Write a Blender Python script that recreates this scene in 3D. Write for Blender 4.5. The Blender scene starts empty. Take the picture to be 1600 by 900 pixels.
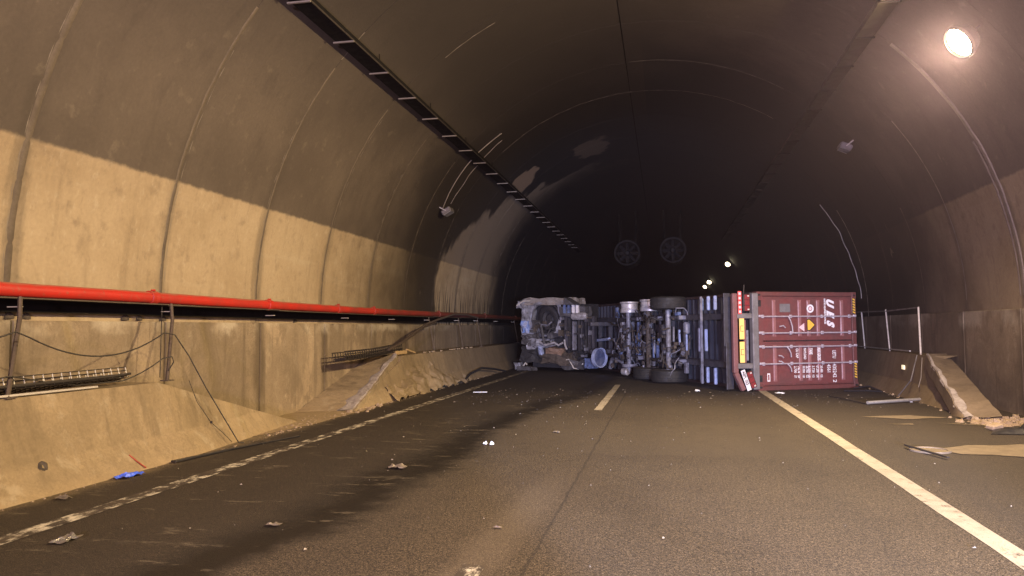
import bpy, math, random
import numpy as np
from mathutils import Vector, Matrix, noise
random.seed(7)
R = math.radians
scene = bpy.context.scene
col = scene.collection

# ------------------------------------------------------------------ camera, world, lights, exposure
def make_camera():
    f, roll, vp, cam_h = 1170.0, R(1.0), (1037, 511), 1.58
    d = np.array([vp[0]-800, 450-vp[1], f], float); d /= np.linalg.norm(d)
    up = np.array([-math.sin(roll), math.cos(roll), 0]); up -= d*up.dot(d); up /= np.linalg.norm(up)
    rt = np.cross(up, d)
    if rt[0] < 0: rt = -rt
    M = np.stack([rt, d, up])                       # rows: world X, Y, Z seen in camera axes (x right, y up, z forward)
    cam = bpy.data.cameras.new('camera'); o = bpy.data.objects.new('camera', cam); col.objects.link(o)
    m = Matrix(((M[0][0], M[0][1], -M[0][2], 0), (M[1][0], M[1][1], -M[1][2], 0), (M[2][0], M[2][1], -M[2][2], cam_h), (0, 0, 0, 1)))
    o.matrix_world = m
    cam.sensor_width = 36.0; cam.lens = f/1600*36.0
    cam.clip_start = .05; cam.clip_end = 500
    scene.camera = o
make_camera()

world = bpy.data.worlds.new('World'); scene.world = world; world.use_nodes = True
world.node_tree.nodes['Background'].inputs[0].default_value = (.02, .022, .03, 1)     # night outside the portals
world.node_tree.nodes['Background'].inputs[1].default_value = .1

def spot(name, loc, target, power, color, size, blend, radius):
    l = bpy.data.lights.new(name, 'SPOT'); l.energy = power; l.color = color
    l.spot_size = R(size); l.spot_blend = blend; l.shadow_soft_size = radius
    o = bpy.data.objects.new(name, l); col.objects.link(o); o.location = loc
    o.rotation_euler = (Vector(target)-Vector(loc)).to_track_quat('-Z', 'Y').to_euler()
    return o
SODIUM = (1.0, .74, .405)
LAMP_Y = [12.35, 3.3, -5.7]  # last two lamps unseen, assumed to account for the light near the camera
LAMP_POWER = [1400, 1200, 600]
# assumed headlights, unseen behind the camera, added to throw cool light on the wreck
spot('assumed_headlight', (1.9, -3.2, 1.25), (-.6, 21.5, 1.3), 17000, (.52, .62, 1.0), 31, .35, .09)
spot('assumed_headlight', (3.4, -3.2, 1.25), (.6, 21.5, 1.3), 9500, (.88, .82, 1.0), 31, .35, .09)

# unseen fill light, added to brighten the vault and the right wall
spot('fill_light', (-1.6, -6.0, 2.6), (4.8, 13, 7.2), 14500, (.90, .70, 1.0), 104, .9, .25)

scene.view_settings.view_transform = 'Standard'
scene.view_settings.look = 'None'
scene.view_settings.exposure = 0.0
scene.view_settings.gamma = 1.0
scene.cycles.use_denoising = True
scene.cycles.max_bounces = 5
scene.cycles.diffuse_bounces = 3
scene.cycles.sample_clamp_indirect = 4.0

# ------------------------------------------------------------------ helpers
class MB:
    def __init__(s): s.v = []; s.f = []; s.m = []
    def add(s, verts, faces, mi=0):
        n = len(s.v); s.v += [tuple(p) for p in verts]
        s.f += [tuple(i+n for i in f) for f in faces]; s.m += [mi]*len(faces); return s
    def box(s, c, size, rot=None, mi=0, bev=0.0):
        x, y, z = size[0]/2, size[1]/2, size[2]/2
        if bev <= 0:
            P = [(a*x, b*y, d*z) for d in (-1, 1) for b in (-1, 1) for a in (-1, 1)]
            F = [(0, 2, 3, 1), (4, 5, 7, 6), (0, 1, 5, 4), (2, 6, 7, 3), (0, 4, 6, 2), (1, 3, 7, 5)]
        else:
            b = min(bev, x*.49, y*.49, z*.49)
            P = []; idx = {}
            for sx in (-1, 1):
                for sy in (-1, 1):
                    for sz in (-1, 1):
                        for k, q in enumerate(((x, y-b, z-b), (x-b, y, z-b), (x-b, y-b, z))):
                            idx[sx, sy, sz, k] = len(P); P.append((sx*q[0], sy*q[1], sz*q[2]))
            F = []
            I = lambda a, b_, c_, k: idx[a, b_, c_, k]
            for q in (-1, 1):
                F.append((I(q,-1,-1,0), I(q,1,-1,0), I(q,1,1,0), I(q,-1,1,0))[::q])
                F.append((I(-1,q,-1,1), I(-1,q,1,1), I(1,q,1,1), I(1,q,-1,1))[::q])
                F.append((I(-1,-1,q,2), I(1,-1,q,2), I(1,1,q,2), I(-1,1,q,2))[::q])
            for a in (-1, 1):
                for c_ in (-1, 1):
                    F.append((I(a,c_,-1,0), I(a,c_,1,0), I(a,c_,1,1), I(a,c_,-1,1)))
                    F.append((I(a,-1,c_,0), I(a,1,c_,0), I(a,1,c_,2), I(a,-1,c_,2)))
                    F.append((I(-1,a,c_,1), I(1,a,c_,1), I(1,a,c_,2), I(-1,a,c_,2)))
                    for e in (-1, 1):
                        F.append((I(a,c_,e,0), I(a,c_,e,1), I(a,c_,e,2)))
        P = [Vector(p) for p in P]
        if rot is not None: P = [rot @ p for p in P]
        c = Vector(c)
        return s.add([p+c for p in P], F, mi)
    def bar(s, p, q, w, h, up=(0, 0, 1), mi=0, bev=0.0):
        p, q = Vector(p), Vector(q); d = q-p; L = d.length; d.normalize()
        u = Vector(up); sx = d.cross(u)
        if sx.length < 1e-4: sx = d.cross(Vector((1, 0, 0)))
        sx.normalize(); u = sx.cross(d)
        m = Matrix((sx, d, u)).transposed()
        return s.box((p+q)/2, (w, L, h), m, mi, bev)
    def tube(s, pts, r, n=8, mi=0, cap=True):
        pts = [Vector(p) for p in pts]; N = len(pts); rings = []
        t0 = (pts[1]-pts[0]).normalized()
        a = t0.orthogonal().normalized()
        for i, p in enumerate(pts):
            t = (pts[min(i+1, N-1)]-pts[max(i-1, 0)]).normalized()
            a = (a-t*a.dot(t))
            a = a.normalized() if a.length > 1e-5 else t.orthogonal().normalized()
            b = t.cross(a); rr = r[i] if isinstance(r, (list, tuple)) else r
            rings.append([p+(a*math.cos(2*math.pi*k/n)+b*math.sin(2*math.pi*k/n))*rr for k in range(n)])
        V = [v for g in rings for v in g]; F = []
        for i in range(N-1):
            for k in range(n):
                F.append((i*n+k, i*n+(k+1) % n, (i+1)*n+(k+1) % n, (i+1)*n+k))
        if cap: F.append(tuple(range(n))[::-1]); F.append(tuple((N-1)*n+k for k in range(n)))
        return s.add(V, F, mi)
    def lathe(s, prof, c, axis=(0, 0, 1), n=24, mi=0, close=False):
        ax = Vector(axis).normalized(); a = ax.orthogonal().normalized(); b = ax.cross(a); c = Vector(c)
        m = len(prof); V = []; F = []
        for k in range(n):
            t = 2*math.pi*k/n; e = a*math.cos(t)+b*math.sin(t)
            V += [c+e*r+ax*h for r, h in prof]
        for k in range(n):
            k2 = (k+1) % n
            for i in range(m-1 if not close else m):
                j = (i+1) % m
                F.append((k*m+i, k2*m+i, k2*m+j, k*m+j))
        return s.add(V, F, mi)
    def prism(s, poly, origin, ux, uy, depth, mi=0):
        ux, uy = Vector(ux), Vector(uy); nz = ux.cross(uy).normalized(); o = Vector(origin); n = len(poly)
        V = [o+ux*a+uy*b for a, b in poly]; V += [p+nz*depth for p in V]
        F = [tuple(range(n))[::-1], tuple(range(n, 2*n))]
        F += [(i, (i+1) % n, n+(i+1) % n, n+i) for i in range(n)]
        return s.add(V, F, mi)
    def grid(s, fn, nu, nv, mi=0):
        V = [fn(i/nu, j/nv) for i in range(nu+1) for j in range(nv+1)]
        F = [(i*(nv+1)+j, (i+1)*(nv+1)+j, (i+1)*(nv+1)+j+1, i*(nv+1)+j+1) for i in range(nu) for j in range(nv)]
        return s.add(V, F, mi)
    def jitter(s, amp, scale=2.0, seed=0.0):
        o = Vector((seed, seed*1.7, -seed))
        s.v = [tuple(Vector(p)+noise.noise_vector(Vector(p)*scale+o)*amp+noise.noise_vector(Vector(p)*scale*2.9-o)*amp*.5) for p in s.v]; return s
    def build(s, name, mat, parent=None, smooth=False, loc=None, sharp=40):
        me = bpy.data.meshes.new(name); me.from_pydata(s.v, [], s.f)
        for mm in (mat if isinstance(mat, (list, tuple)) else [mat]): me.materials.append(mm)
        if any(s.m): me.polygons.foreach_set('material_index', s.m)
        if smooth:
            me.polygons.foreach_set('use_smooth', [True]*len(me.polygons))
            try: me.set_sharp_from_angle(angle=R(sharp))
            except Exception: pass
        me.update()
        o = bpy.data.objects.new(name, me); col.objects.link(o)
        if parent: o.parent = parent
        if loc: o.location = loc
        return o

def tag(o, label=None, cat=None, group=None, kind=None):
    if label: o['label'] = label
    if cat: o['category'] = cat
    if group: o['group'] = group
    if kind: o['kind'] = kind
    return o
def empty(name, loc=(0, 0, 0), rz=0.0):
    o = bpy.data.objects.new(name, None); col.objects.link(o); o.location = loc; o.rotation_euler = (0, 0, rz)
    o.empty_display_size = .2; return o
def dup(o, parent, loc=None):
    c = o.copy(); col.objects.link(c); c.parent = parent
    if loc is not None: c.location = loc
    return c
def text(body, size, parent, loc, rot, mat, shear=0.0, offset=0.0, sx=1.0, align='LEFT', name='lettering', depth=.001, spacing=1.0):
    cu = bpy.data.curves.new(name, 'FONT'); cu.body = body; cu.size = size; cu.shear = shear; cu.offset = offset
    cu.align_x = align; cu.extrude = depth; cu.resolution_u = 3; cu.space_character = spacing
    t = bpy.data.objects.new(name, cu); col.objects.link(t)
    bpy.context.view_layer.update()
    me = bpy.data.meshes.new_from_object(t.evaluated_get(bpy.context.evaluated_depsgraph_get()))
    bpy.data.objects.remove(t); bpy.data.curves.remove(cu)
    me.name = name; me.materials.clear(); me.materials.append(mat)
    o = bpy.data.objects.new(name, me); col.objects.link(o); o.parent = parent
    o.matrix_local = Matrix.Translation(loc) @ rot.to_4x4() @ Matrix.Diagonal((sx, 1, 1, 1))
    return o

# ------------------------------------------------------------------ materials
class NT:
    def __init__(s, name):
        s.mat = bpy.data.materials.new(name); s.mat.use_nodes = True
        s.t = s.mat.node_tree; s.n = s.t.nodes; s.l = s.t.links
        s.b = s.n['Principled BSDF']
        s._geo = None; s._obj = None
    def node(s, typ, **kw):
        n = s.n.new(typ)
        for k, v in kw.items(): setattr(n, k, v)
        return n
    def set(s, inp, v):
        if hasattr(v, 'is_output'): s.l.new(v, inp)
        elif isinstance(v, (tuple, list)):
            inp.default_value = (*v, 1) if (len(v) == 3 and inp.type == 'RGBA') else v
        else: inp.default_value = v
    @property
    def pos(s):
        if s._geo is None: s._geo = s.node('ShaderNodeNewGeometry')
        return s._geo.outputs['Position']
    @property
    def obj(s):
        if s._obj is None: s._obj = s.node('ShaderNodeTexCoord')
        return s._obj.outputs['Object']
    def xyz(s, v=None):
        n = s.node('ShaderNodeSeparateXYZ'); s.set(n.inputs[0], v or s.pos); return n.outputs
    def m(s, op, a, b=0.0, c=None, clamp=False):
        n = s.node('ShaderNodeMath', operation=op, use_clamp=clamp); s.set(n.inputs[0], a); s.set(n.inputs[1], b)
        if c is not None: s.set(n.inputs[2], c)
        return n.outputs[0]
    def vm(s, v, k):
        n = s.node('ShaderNodeVectorMath', operation='MULTIPLY'); s.set(n.inputs[0], v); s.set(n.inputs[1], k); return n.outputs[0]
    def dist(s, v, p):
        n = s.node('ShaderNodeVectorMath', operation='DISTANCE'); s.set(n.inputs[0], v); s.set(n.inputs[1], p); return n.outputs['Value']
    def noise(s, scale, vec=None, detail=4, rough=.55, dist=0.0):
        n = s.node('ShaderNodeTexNoise'); s.set(n.inputs['Vector'], vec or s.pos)
        n.inputs['Scale'].default_value = scale; n.inputs['Detail'].default_value = detail
        n.inputs['Roughness'].default_value = rough; n.inputs['Distortion'].default_value = dist
        return n.outputs['Fac']
    def vor(s, scale, vec=None, feature='F1'):
        n = s.node('ShaderNodeTexVoronoi', feature=feature); s.set(n.inputs['Vector'], vec or s.pos); n.inputs['Scale'].default_value = scale
        return n.outputs
    def step(s, v, a, b):                                   # smoothstep from a (0) to b (1)
        n = s.node('ShaderNodeMapRange', interpolation_type='SMOOTHSTEP'); s.set(n.inputs['Value'], v)
        lo, hi, x0, x1 = (a, b, 0.0, 1.0) if a < b else (b, a, 1.0, 0.0)
        n.inputs['From Min'].default_value = lo; n.inputs['From Max'].default_value = hi
        n.inputs['To Min'].default_value = x0; n.inputs['To Max'].default_value = x1
        return n.outputs[0]
    def mix(s, f, a, b, mode='MIX'):
        n = s.node('ShaderNodeMix', data_type='RGBA', blend_type=mode); s.set(n.inputs[0], f); s.set(n.inputs[6], a); s.set(n.inputs[7], b)
        return n.outputs[2]
    def scale(s, c, f): return s.mix(1.0, c, s.rgb(f), 'MULTIPLY')
    def rgb(s, v):
        n = s.node('ShaderNodeCombineColor'); [s.set(n.inputs[i], v) for i in range(3)]; return n.outputs[0]
    def rng(s, v, a, b, c, d):
        n = s.node('ShaderNodeMapRange'); s.set(n.inputs['Value'], v)
        for k, x in zip(('From Min', 'From Max', 'To Min', 'To Max'), (a, b, c, d)): n.inputs[k].default_value = x
        return n.outputs[0]
    def bump(s, h, strength=.3, dist=.02):
        n = s.node('ShaderNodeBump'); s.set(n.inputs['Height'], h); n.inputs['Strength'].default_value = strength; n.inputs['Distance'].default_value = dist
        s.l.new(n.outputs[0], s.b.inputs['Normal'])
    def out(s, c, rough=.8, metal=0.0, spec=None):
        s.set(s.b.inputs['Base Color'], c); s.set(s.b.inputs['Roughness'], rough); s.set(s.b.inputs['Metallic'], metal)
        if spec is not None: s.b.inputs['Specular IOR Level'].default_value = spec
        return s.mat

def paint(name, c, rough=.5, metal=0.0, dirt=(.05, .04, .032), amount=.45, scale=6.0, spec=None):
    t = NT(name)
    a = t.noise(scale, t.obj, 5, .6); b = t.noise(scale*5.5, t.obj, 4, .65)
    k = t.m('MULTIPLY', t.step(t.m('ADD', t.m('MULTIPLY', a, .7), t.m('MULTIPLY', b, .3)), .40, .68), amount)
    base = t.mix(k, c, dirt)
    base = t.scale(base, t.rng(b, .3, .7, .78, 1.15))
    t.bump(b, .12, .01)
    return t.out(base, t.rng(a, .3, .7, rough-.1, min(1, rough+.2)), metal, spec)

def mat_lining():
    t = NT('tunnel_lining_paint'); x, y, z = t.xyz()[:3]
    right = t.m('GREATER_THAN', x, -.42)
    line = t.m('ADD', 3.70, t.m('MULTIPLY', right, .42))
    edge = t.m('ADD', t.m('SUBTRACT', z, line), t.m('MULTIPLY', t.m('SUBTRACT', t.noise(3.0), .5), .05))
    edge = t.m('ADD', edge, t.m('MULTIPLY', t.m('SUBTRACT', t.noise(11, None, 5, .7), .5), .07))
    upper = t.step(edge, -.03, .03)
    n1 = t.noise(.55, None, 5, .6); n2 = t.noise(3.5, None, 5, .6); n3 = t.noise(22, None, 3, .6)
    streak = t.noise(1.0, t.vm(t.pos, (3.0, 4.2, .28)), 5, .6)
    hband = t.noise(1.0, t.vm(t.pos, (.3, .25, 3.2)), 4, .6)
    low = t.mix(t.step(n1, .35, .7), (.40, .315, .20), (.31, .235, .14))
    low = t.mix(t.m('MULTIPLY', t.step(streak, .52, .72), .40), low, (.22, .165, .10))
    low = t.mix(t.m('MULTIPLY', t.step(hband, .55, .75), .30), low, (.47, .40, .28))
    low = t.mix(t.m('MULTIPLY', t.step(n2, .54, .70), .42), low, (.20, .15, .095))
    n4 = t.noise(9, t.vm(t.pos, (1, 1, .55)), 5, .7)
    low = t.mix(t.m('MULTIPLY', t.step(n4, .55, .70), .30), low, (.52, .45, .33))
    low = t.mix(t.m('MULTIPLY', t.step(n4, .44, .32), .30), low, (.20, .15, .10))
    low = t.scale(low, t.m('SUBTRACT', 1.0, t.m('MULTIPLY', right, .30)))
    up = t.mix(t.step(n1, .3, .7), (.118, .094, .070), (.085, .067, .050))
    up = t.mix(t.m('MULTIPLY', t.step(streak, .5, .75), .5), up, (.070, .055, .042))
    up = t.mix(t.m('MULTIPLY', t.step(n2, .60, .72), .35), up, (.19, .155, .11))
    up = t.mix(t.m('MULTIPLY', t.step(n4, .58, .72), .25), up, (.18, .15, .11))
    c = t.mix(upper, low, up)
    # smoke film: thicker towards the crown, where it also paints in lamp fall-off, and towards the seat of the fire, black beyond it
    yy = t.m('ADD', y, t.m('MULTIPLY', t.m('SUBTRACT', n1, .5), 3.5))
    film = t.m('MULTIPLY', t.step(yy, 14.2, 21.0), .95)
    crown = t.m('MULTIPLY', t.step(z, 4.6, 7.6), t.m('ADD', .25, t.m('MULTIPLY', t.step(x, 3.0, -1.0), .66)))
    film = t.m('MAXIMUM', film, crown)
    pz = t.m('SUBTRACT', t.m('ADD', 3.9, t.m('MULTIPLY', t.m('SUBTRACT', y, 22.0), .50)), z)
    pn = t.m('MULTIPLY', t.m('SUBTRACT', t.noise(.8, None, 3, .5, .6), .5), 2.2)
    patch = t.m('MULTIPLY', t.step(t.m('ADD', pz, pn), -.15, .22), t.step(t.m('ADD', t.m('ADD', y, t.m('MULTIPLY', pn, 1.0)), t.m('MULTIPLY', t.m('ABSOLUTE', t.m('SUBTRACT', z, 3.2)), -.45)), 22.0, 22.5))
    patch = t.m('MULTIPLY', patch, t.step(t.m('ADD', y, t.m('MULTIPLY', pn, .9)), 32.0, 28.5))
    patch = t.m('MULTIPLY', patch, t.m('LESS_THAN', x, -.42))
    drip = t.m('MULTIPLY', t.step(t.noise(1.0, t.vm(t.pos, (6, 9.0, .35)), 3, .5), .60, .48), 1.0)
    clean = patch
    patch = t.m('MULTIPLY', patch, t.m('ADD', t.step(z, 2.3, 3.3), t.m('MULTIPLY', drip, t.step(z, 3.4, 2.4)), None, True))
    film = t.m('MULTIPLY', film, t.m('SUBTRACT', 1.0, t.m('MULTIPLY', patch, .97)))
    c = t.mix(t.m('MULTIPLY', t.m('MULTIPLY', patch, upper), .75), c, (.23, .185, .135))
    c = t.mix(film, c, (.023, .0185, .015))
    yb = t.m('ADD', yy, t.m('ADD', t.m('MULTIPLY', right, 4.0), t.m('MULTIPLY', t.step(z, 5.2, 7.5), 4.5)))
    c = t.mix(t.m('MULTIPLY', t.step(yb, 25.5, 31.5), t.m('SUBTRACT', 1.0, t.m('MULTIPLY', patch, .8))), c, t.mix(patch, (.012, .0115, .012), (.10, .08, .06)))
    # two places where the concrete skin has spalled off the crown
    for p, sc, r_, k in (((-4.82, 26.35, 6.9), (1, .62, 1.0), .52, .9), ((-2.5, 27.6, 8.2), (.9, .5, 1), .62, .30)):
        d = t.dist(t.vm(t.pos, sc), tuple(a*b for a, b in zip(p, sc)))
        d = t.m('ADD', d, t.m('MULTIPLY', t.m('SUBTRACT', t.noise(1.3), .5), 1.0))
        c = t.mix(t.m('MULTIPLY', t.step(d, r_+.06, r_-.05), k), c, (.24, .175, .12))
    # run-off stains down each ring joint
    peel = t.m('MULTIPLY', t.step(t.noise(1.5, t.vm(t.pos, (1, 1.2, .6)), 6, .7, .8), .665, .70), t.step(z, 5.6, 4.2))
    c = t.mix(t.m('MULTIPLY', peel, .5), c, (.26, .21, .15))
    j = t.m('ABSOLUTE', t.m('SUBTRACT', t.m('PINGPONG', t.m('SUBTRACT', y, 6.9), 1.275), 0))
    st = t.m('MULTIPLY', t.m('MULTIPLY', t.step(t.m('ADD', j, t.m('MULTIPLY', t.m('SUBTRACT', streak, .5), .5)), .20, .02), t.step(z, 6.0, 3.5)), .45)
    c = t.mix(st, c, (.045, .036, .027))
    c = t.scale(c, t.rng(n3, .3, .7, .92, 1.06))
    t.bump(t.m('ADD', n2, t.m('MULTIPLY', n3, .4)), .22, .02)
    return t.out(c, .72, 0, .35)

def mat_concrete(name, base, dark, stain=.5, joints=True, pale=(.50, .43, .31)):
    t = NT(name); x, y, z = t.xyz()[:3]; right_tone = t.m('MULTIPLY', t.step(x, 4.5, 5.0), .36)
    n1 = t.noise(.7, None, 6, .62); n2 = t.noise(4.0, None, 6, .65, .4); n3 = t.noise(30, None, 3, .6)
    streak = t.noise(1.0, t.vm(t.pos, (4.0, 5.0, .30)), 5, .6)
    c = t.mix(t.step(n1, .32, .68), base, tuple(q*.72 for q in base))
    c = t.mix(t.m('MULTIPLY', t.step(n2, .55, .75), .45), c, pale)
    c = t.mix(t.m('MULTIPLY', t.step(streak, .50, .72), stain), c, dark)
    n4 = t.noise(3.2, t.vm(t.pos, (1, 1, .8)), 6, .62, .5)
    c = t.mix(t.m('MULTIPLY', t.step(n4, .56, .68), .30), c, pale)
    c = t.mix(t.m('MULTIPLY', t.step(n4, .45, .33), .38), c, tuple(q*.45 for q in base))
    bl = t.noise(1.1, t.vm(t.pos, (1, 1, .7)), 4, .6, 1.2)
    c = t.mix(t.m('MULTIPLY', t.step(bl, .53, .60), stain*.9), c, tuple(q*.48+r*.12 for q, r in zip(base, dark)))
    c = t.mix(t.m('MULTIPLY', t.step(t.noise(1.6, None, 7, .8, 2.0), .63, .70), .55), c, tuple(q*.9 for q in dark))
    cr = t.noise(2.2, None, 7, .75, 1.4)
    c = t.mix(t.m('MULTIPLY', t.step(t.m('ABSOLUTE', t.m('SUBTRACT', cr, .5)), .028, .0), .28), c, dark)
    if not joints:
        up_ = t.step(t.m('ADD', z, t.m('MULTIPLY', t.m('SUBTRACT', n4, .5), .10)), .285, .335)  # mottled stain that also paints in the shading of the face above the toe
        c = t.mix(t.m('MULTIPLY', up_, t.rng(bl, .35, .65, .08, .55)), c, tuple(q*.60 for q in base))
        c = t.mix(t.m('MULTIPLY', t.m('MULTIPLY', up_, t.step(streak, .47, .66)), .40), c, tuple(q*.42 for q in base))
    else:
        wn = t.node('ShaderNodeTexWhiteNoise', noise_dimensions='1D')
        t.set(wn.inputs['W'], t.m('FLOOR', t.m('DIVIDE', t.m('SUBTRACT', y, 6.9), 2.55)))
        c = t.scale(c, t.rng(wn.outputs['Value'], 0, 1, .74, 1.06))
        water = t.m('MULTIPLY', t.step(t.m('ADD', t.noise(.8, t.vm(t.pos, (1, 1.1, .45)), 4, .55, .8), t.m('MULTIPLY', z, -.06)), .43, .47), .42)
        c = t.mix(water, c, tuple(q*.52 for q in base))
    if joints:
        j = t.m('PINGPONG', t.m('SUBTRACT', y, 6.9), 1.275)
        e = t.m('ADD', j, t.m('MULTIPLY', t.m('SUBTRACT', t.noise(1.6, t.vm(t.pos, (1, 1, .4))), .5), .85))
        c = t.mix(t.m('MULTIPLY', t.step(e, .24, -.04), .75), c, dark)
        top = t.m('MULTIPLY', t.step(t.m('ADD', z, t.m('MULTIPLY', t.m('SUBTRACT', n2, .5), .5)), 1.45, 1.66), t.step(t.noise(.9), .45, .62))
        c = t.mix(t.m('MULTIPLY', top, .55), c, (.62, .55, .42))
    low = t.step(t.m('ADD', z, t.m('MULTIPLY', t.m('SUBTRACT', n2, .5), .25)), .12, .0)
    c = t.mix(t.m('MULTIPLY', low, .45), c, (.34, .25, .14))
    c = t.scale(c, t.m('SUBTRACT', 1.0, right_tone))                       # darker on the right side
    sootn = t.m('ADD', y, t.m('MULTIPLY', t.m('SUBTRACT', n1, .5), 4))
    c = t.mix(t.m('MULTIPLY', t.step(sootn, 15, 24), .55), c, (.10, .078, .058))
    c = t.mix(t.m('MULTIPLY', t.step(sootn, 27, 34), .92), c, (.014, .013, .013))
    c = t.scale(c, t.rng(n3, .3, .7, .90, 1.08))
    t.bump(t.m('ADD', n2, t.m('MULTIPLY', n3, .5)), .35, .02)
    return t.out(c, .88, 0, .25)

def mat_road():
    t = NT('asphalt'); x, y, z = t.xyz()[:3]
    g1 = t.noise(75, None, 3, .7); g2 = t.vor(120)[0]; n1 = t.noise(.5, None, 5, .6); n2 = t.noise(2.4, None, 6, .65)
    lay = t.noise(1.0, t.vm(t.pos, (1.1, .22, 1)), 5, .6)                    # dragged along the traffic
    cross = t.noise(1.0, t.vm(t.pos, (.25, 1.6, 1)), 5, .6)
    c = t.mix(t.step(n1, .3, .7), (.074, .057, .037), (.058, .044, .029))
    gr = t.m('ADD', t.m('MULTIPLY', g1, .6), t.m('MULTIPLY', g2, .55))
    c = t.scale(c, t.rng(gr, .38, .82, .02, 2.25))
    c = t.scale(c, t.rng(t.noise(38, None, 3, .7), .3, .7, .40, 1.62))
    c = t.mix(t.m('MULTIPLY', t.step(g1, .66, .74), .35), c, (.19, .16, .125))
    # dust film over the right lane in front of the wreck
    wob = t.m('ADD', t.m('MULTIPLY', t.m('SUBTRACT', t.noise(1.0, t.vm(t.pos, (.35, 1.1, 1)), 4, .6), .5), 1.6), t.m('MULTIPLY', t.m('SUBTRACT', n2, .5), .25))
    yd = t.m('ADD', y, wob)
    dust = t.m('MULTIPLY', t.step(yd, 9.45, 9.60), t.step(yd, 17.8, 15.0))
    dust = t.m('MULTIPLY', dust, t.m('SUBTRACT', 1, t.m('MULTIPLY', t.step(t.m('ABSOLUTE', t.m('SUBTRACT', yd, 13.6)), 1.2, .5), .7)))
    dust = t.m('MULTIPLY', dust, t.m('MULTIPLY', t.step(x, -2.9, -2.2), t.step(t.m('ADD', x, t.m('MULTIPLY', wob, .5)), 2.3, 1.5)))
    c = t.mix(t.m('MULTIPLY', t.step(y, 7.5, 9.5), .30), c, (.040, .032, .025))  # road further off darkened to paint in the light falling away
    c = t.mix(t.m('MULTIPLY', dust, .62), c, (.074, .058, .039))
    # wet black film on the left lane, its edge wettest
    xe = t.m('ADD', t.m('ADD', x, t.m('MULTIPLY', t.m('SUBTRACT', n2, .5), .45)), t.m('MULTIPLY', t.m('SUBTRACT', n1, .5), 1.1))
    xe = t.m('ADD', xe, t.m('MULTIPLY', t.m('SUBTRACT', t.noise(1.0, t.vm(t.pos, (1.5, 5.0, 1)), 5, .7), .5), .42))
    xe = t.m('ADD', xe, t.m('MULTIPLY', t.step(y, 13.0, 19.0), -.9))
    xe = t.m('ADD', xe, t.m('MULTIPLY', t.step(y, 6.0, 3.2), .7))
    wet = t.step(xe, -2.25, -2.70)
    wet = t.m('MULTIPLY', wet, t.step(t.m('ADD', x, t.m('MULTIPLY', t.m('SUBTRACT', n1, .5), 1.2)), -5.9, -5.4))
    rim = t.m('MULTIPLY', wet, t.step(xe, -3.45, -2.75))
    c = t.mix(t.m('MULTIPLY', wet, .66), c, (.030, .024, .019))
    c = t.mix(t.m('MULTIPLY', rim, .90), c, (.011, .0085, .0065))
    # thin dried scum streaks on the wet lane and grit by the kerb
    sc = t.noise(1.0, t.vm(t.pos, (1.2, 4.5, 1)), 6, .75)
    c = t.mix(t.m('MULTIPLY', t.m('MULTIPLY', t.step(sc, .58, .64), wet), .5), c, (.20, .165, .115))
    kerb = t.step(t.m('ADD', x, t.m('MULTIPLY', t.m('SUBTRACT', n2, .5), .55)), -5.55, -5.95)
    c = t.mix(t.m('MULTIPLY', kerb, t.m('ADD', .35, t.m('MULTIPLY', g1, .8), None, True)), c, (.27, .205, .115))
    # polished wheel tracks, a paving seam and a few hairline cracks
    for xw in (-3.95, -2.2, -.3, 1.45):
        c = t.mix(t.m('MULTIPLY', t.step(t.m('ABSOLUTE', t.m('SUBTRACT', t.m('ADD', x, t.m('MULTIPLY', t.m('SUBTRACT', n1, .5), .3)), xw)), .42, .05), t.m('MULTIPLY', lay, .34)), c, (.036, .029, .023))
    c = t.mix(t.m('MULTIPLY', t.step(t.m('ABSOLUTE', t.m('SUBTRACT', t.m('ADD', x, t.m('MULTIPLY', t.m('SUBTRACT', n2, .5), .05)), -.92)), .022, .004), .55), c, (.020, .016, .013))
    crk = t.noise(.55, None, 8, .68, .8)
    c = t.mix(t.m('MULTIPLY', t.step(t.m('ABSOLUTE', t.m('SUBTRACT', crk, .5)), .0035, .0008), .6), c, (.015, .012, .010))
    # pale rubbed trace where something was dragged along the lane
    tr_ = t.m('ADD', x, t.m('ADD', t.m('MULTIPLY', y, -.045), t.m('MULTIPLY', t.m('SUBTRACT', n2, .5), .25)))
    c = t.mix(t.m('MULTIPLY', t.m('MULTIPLY', t.step(t.m('ABSOLUTE', t.m('ADD', tr_, 1.50)), .28, .04), t.step(y, 9.5, 5.0)), t.m('MULTIPLY', g1, .75)), c, (.17, .135, .095))
    # burnt and wet round the wreck, dark wheel-worn band down the right shoulder
    burn = t.step(t.m('ADD', y, t.m('MULTIPLY', t.m('SUBTRACT', n2, .5), 2.5)), 16.6, 19.0)
    c = t.mix(t.m('MULTIPLY', burn, .72), c, (.022, .018, .016))
    c = t.mix(t.m('MULTIPLY', t.step(x, 2.5, 2.75), .42), c, (.042, .034, .027))
    rough = t.m('SUBTRACT', .88, t.m('MULTIPLY', t.m('MAXIMUM', rim, t.m('MULTIPLY', wet, .55)), .34))
    t.bump(t.m('ADD', gr, t.m('MULTIPLY', n2, .3)), .7, .012)
    return t.out(c, rough, 0, .3)

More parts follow.
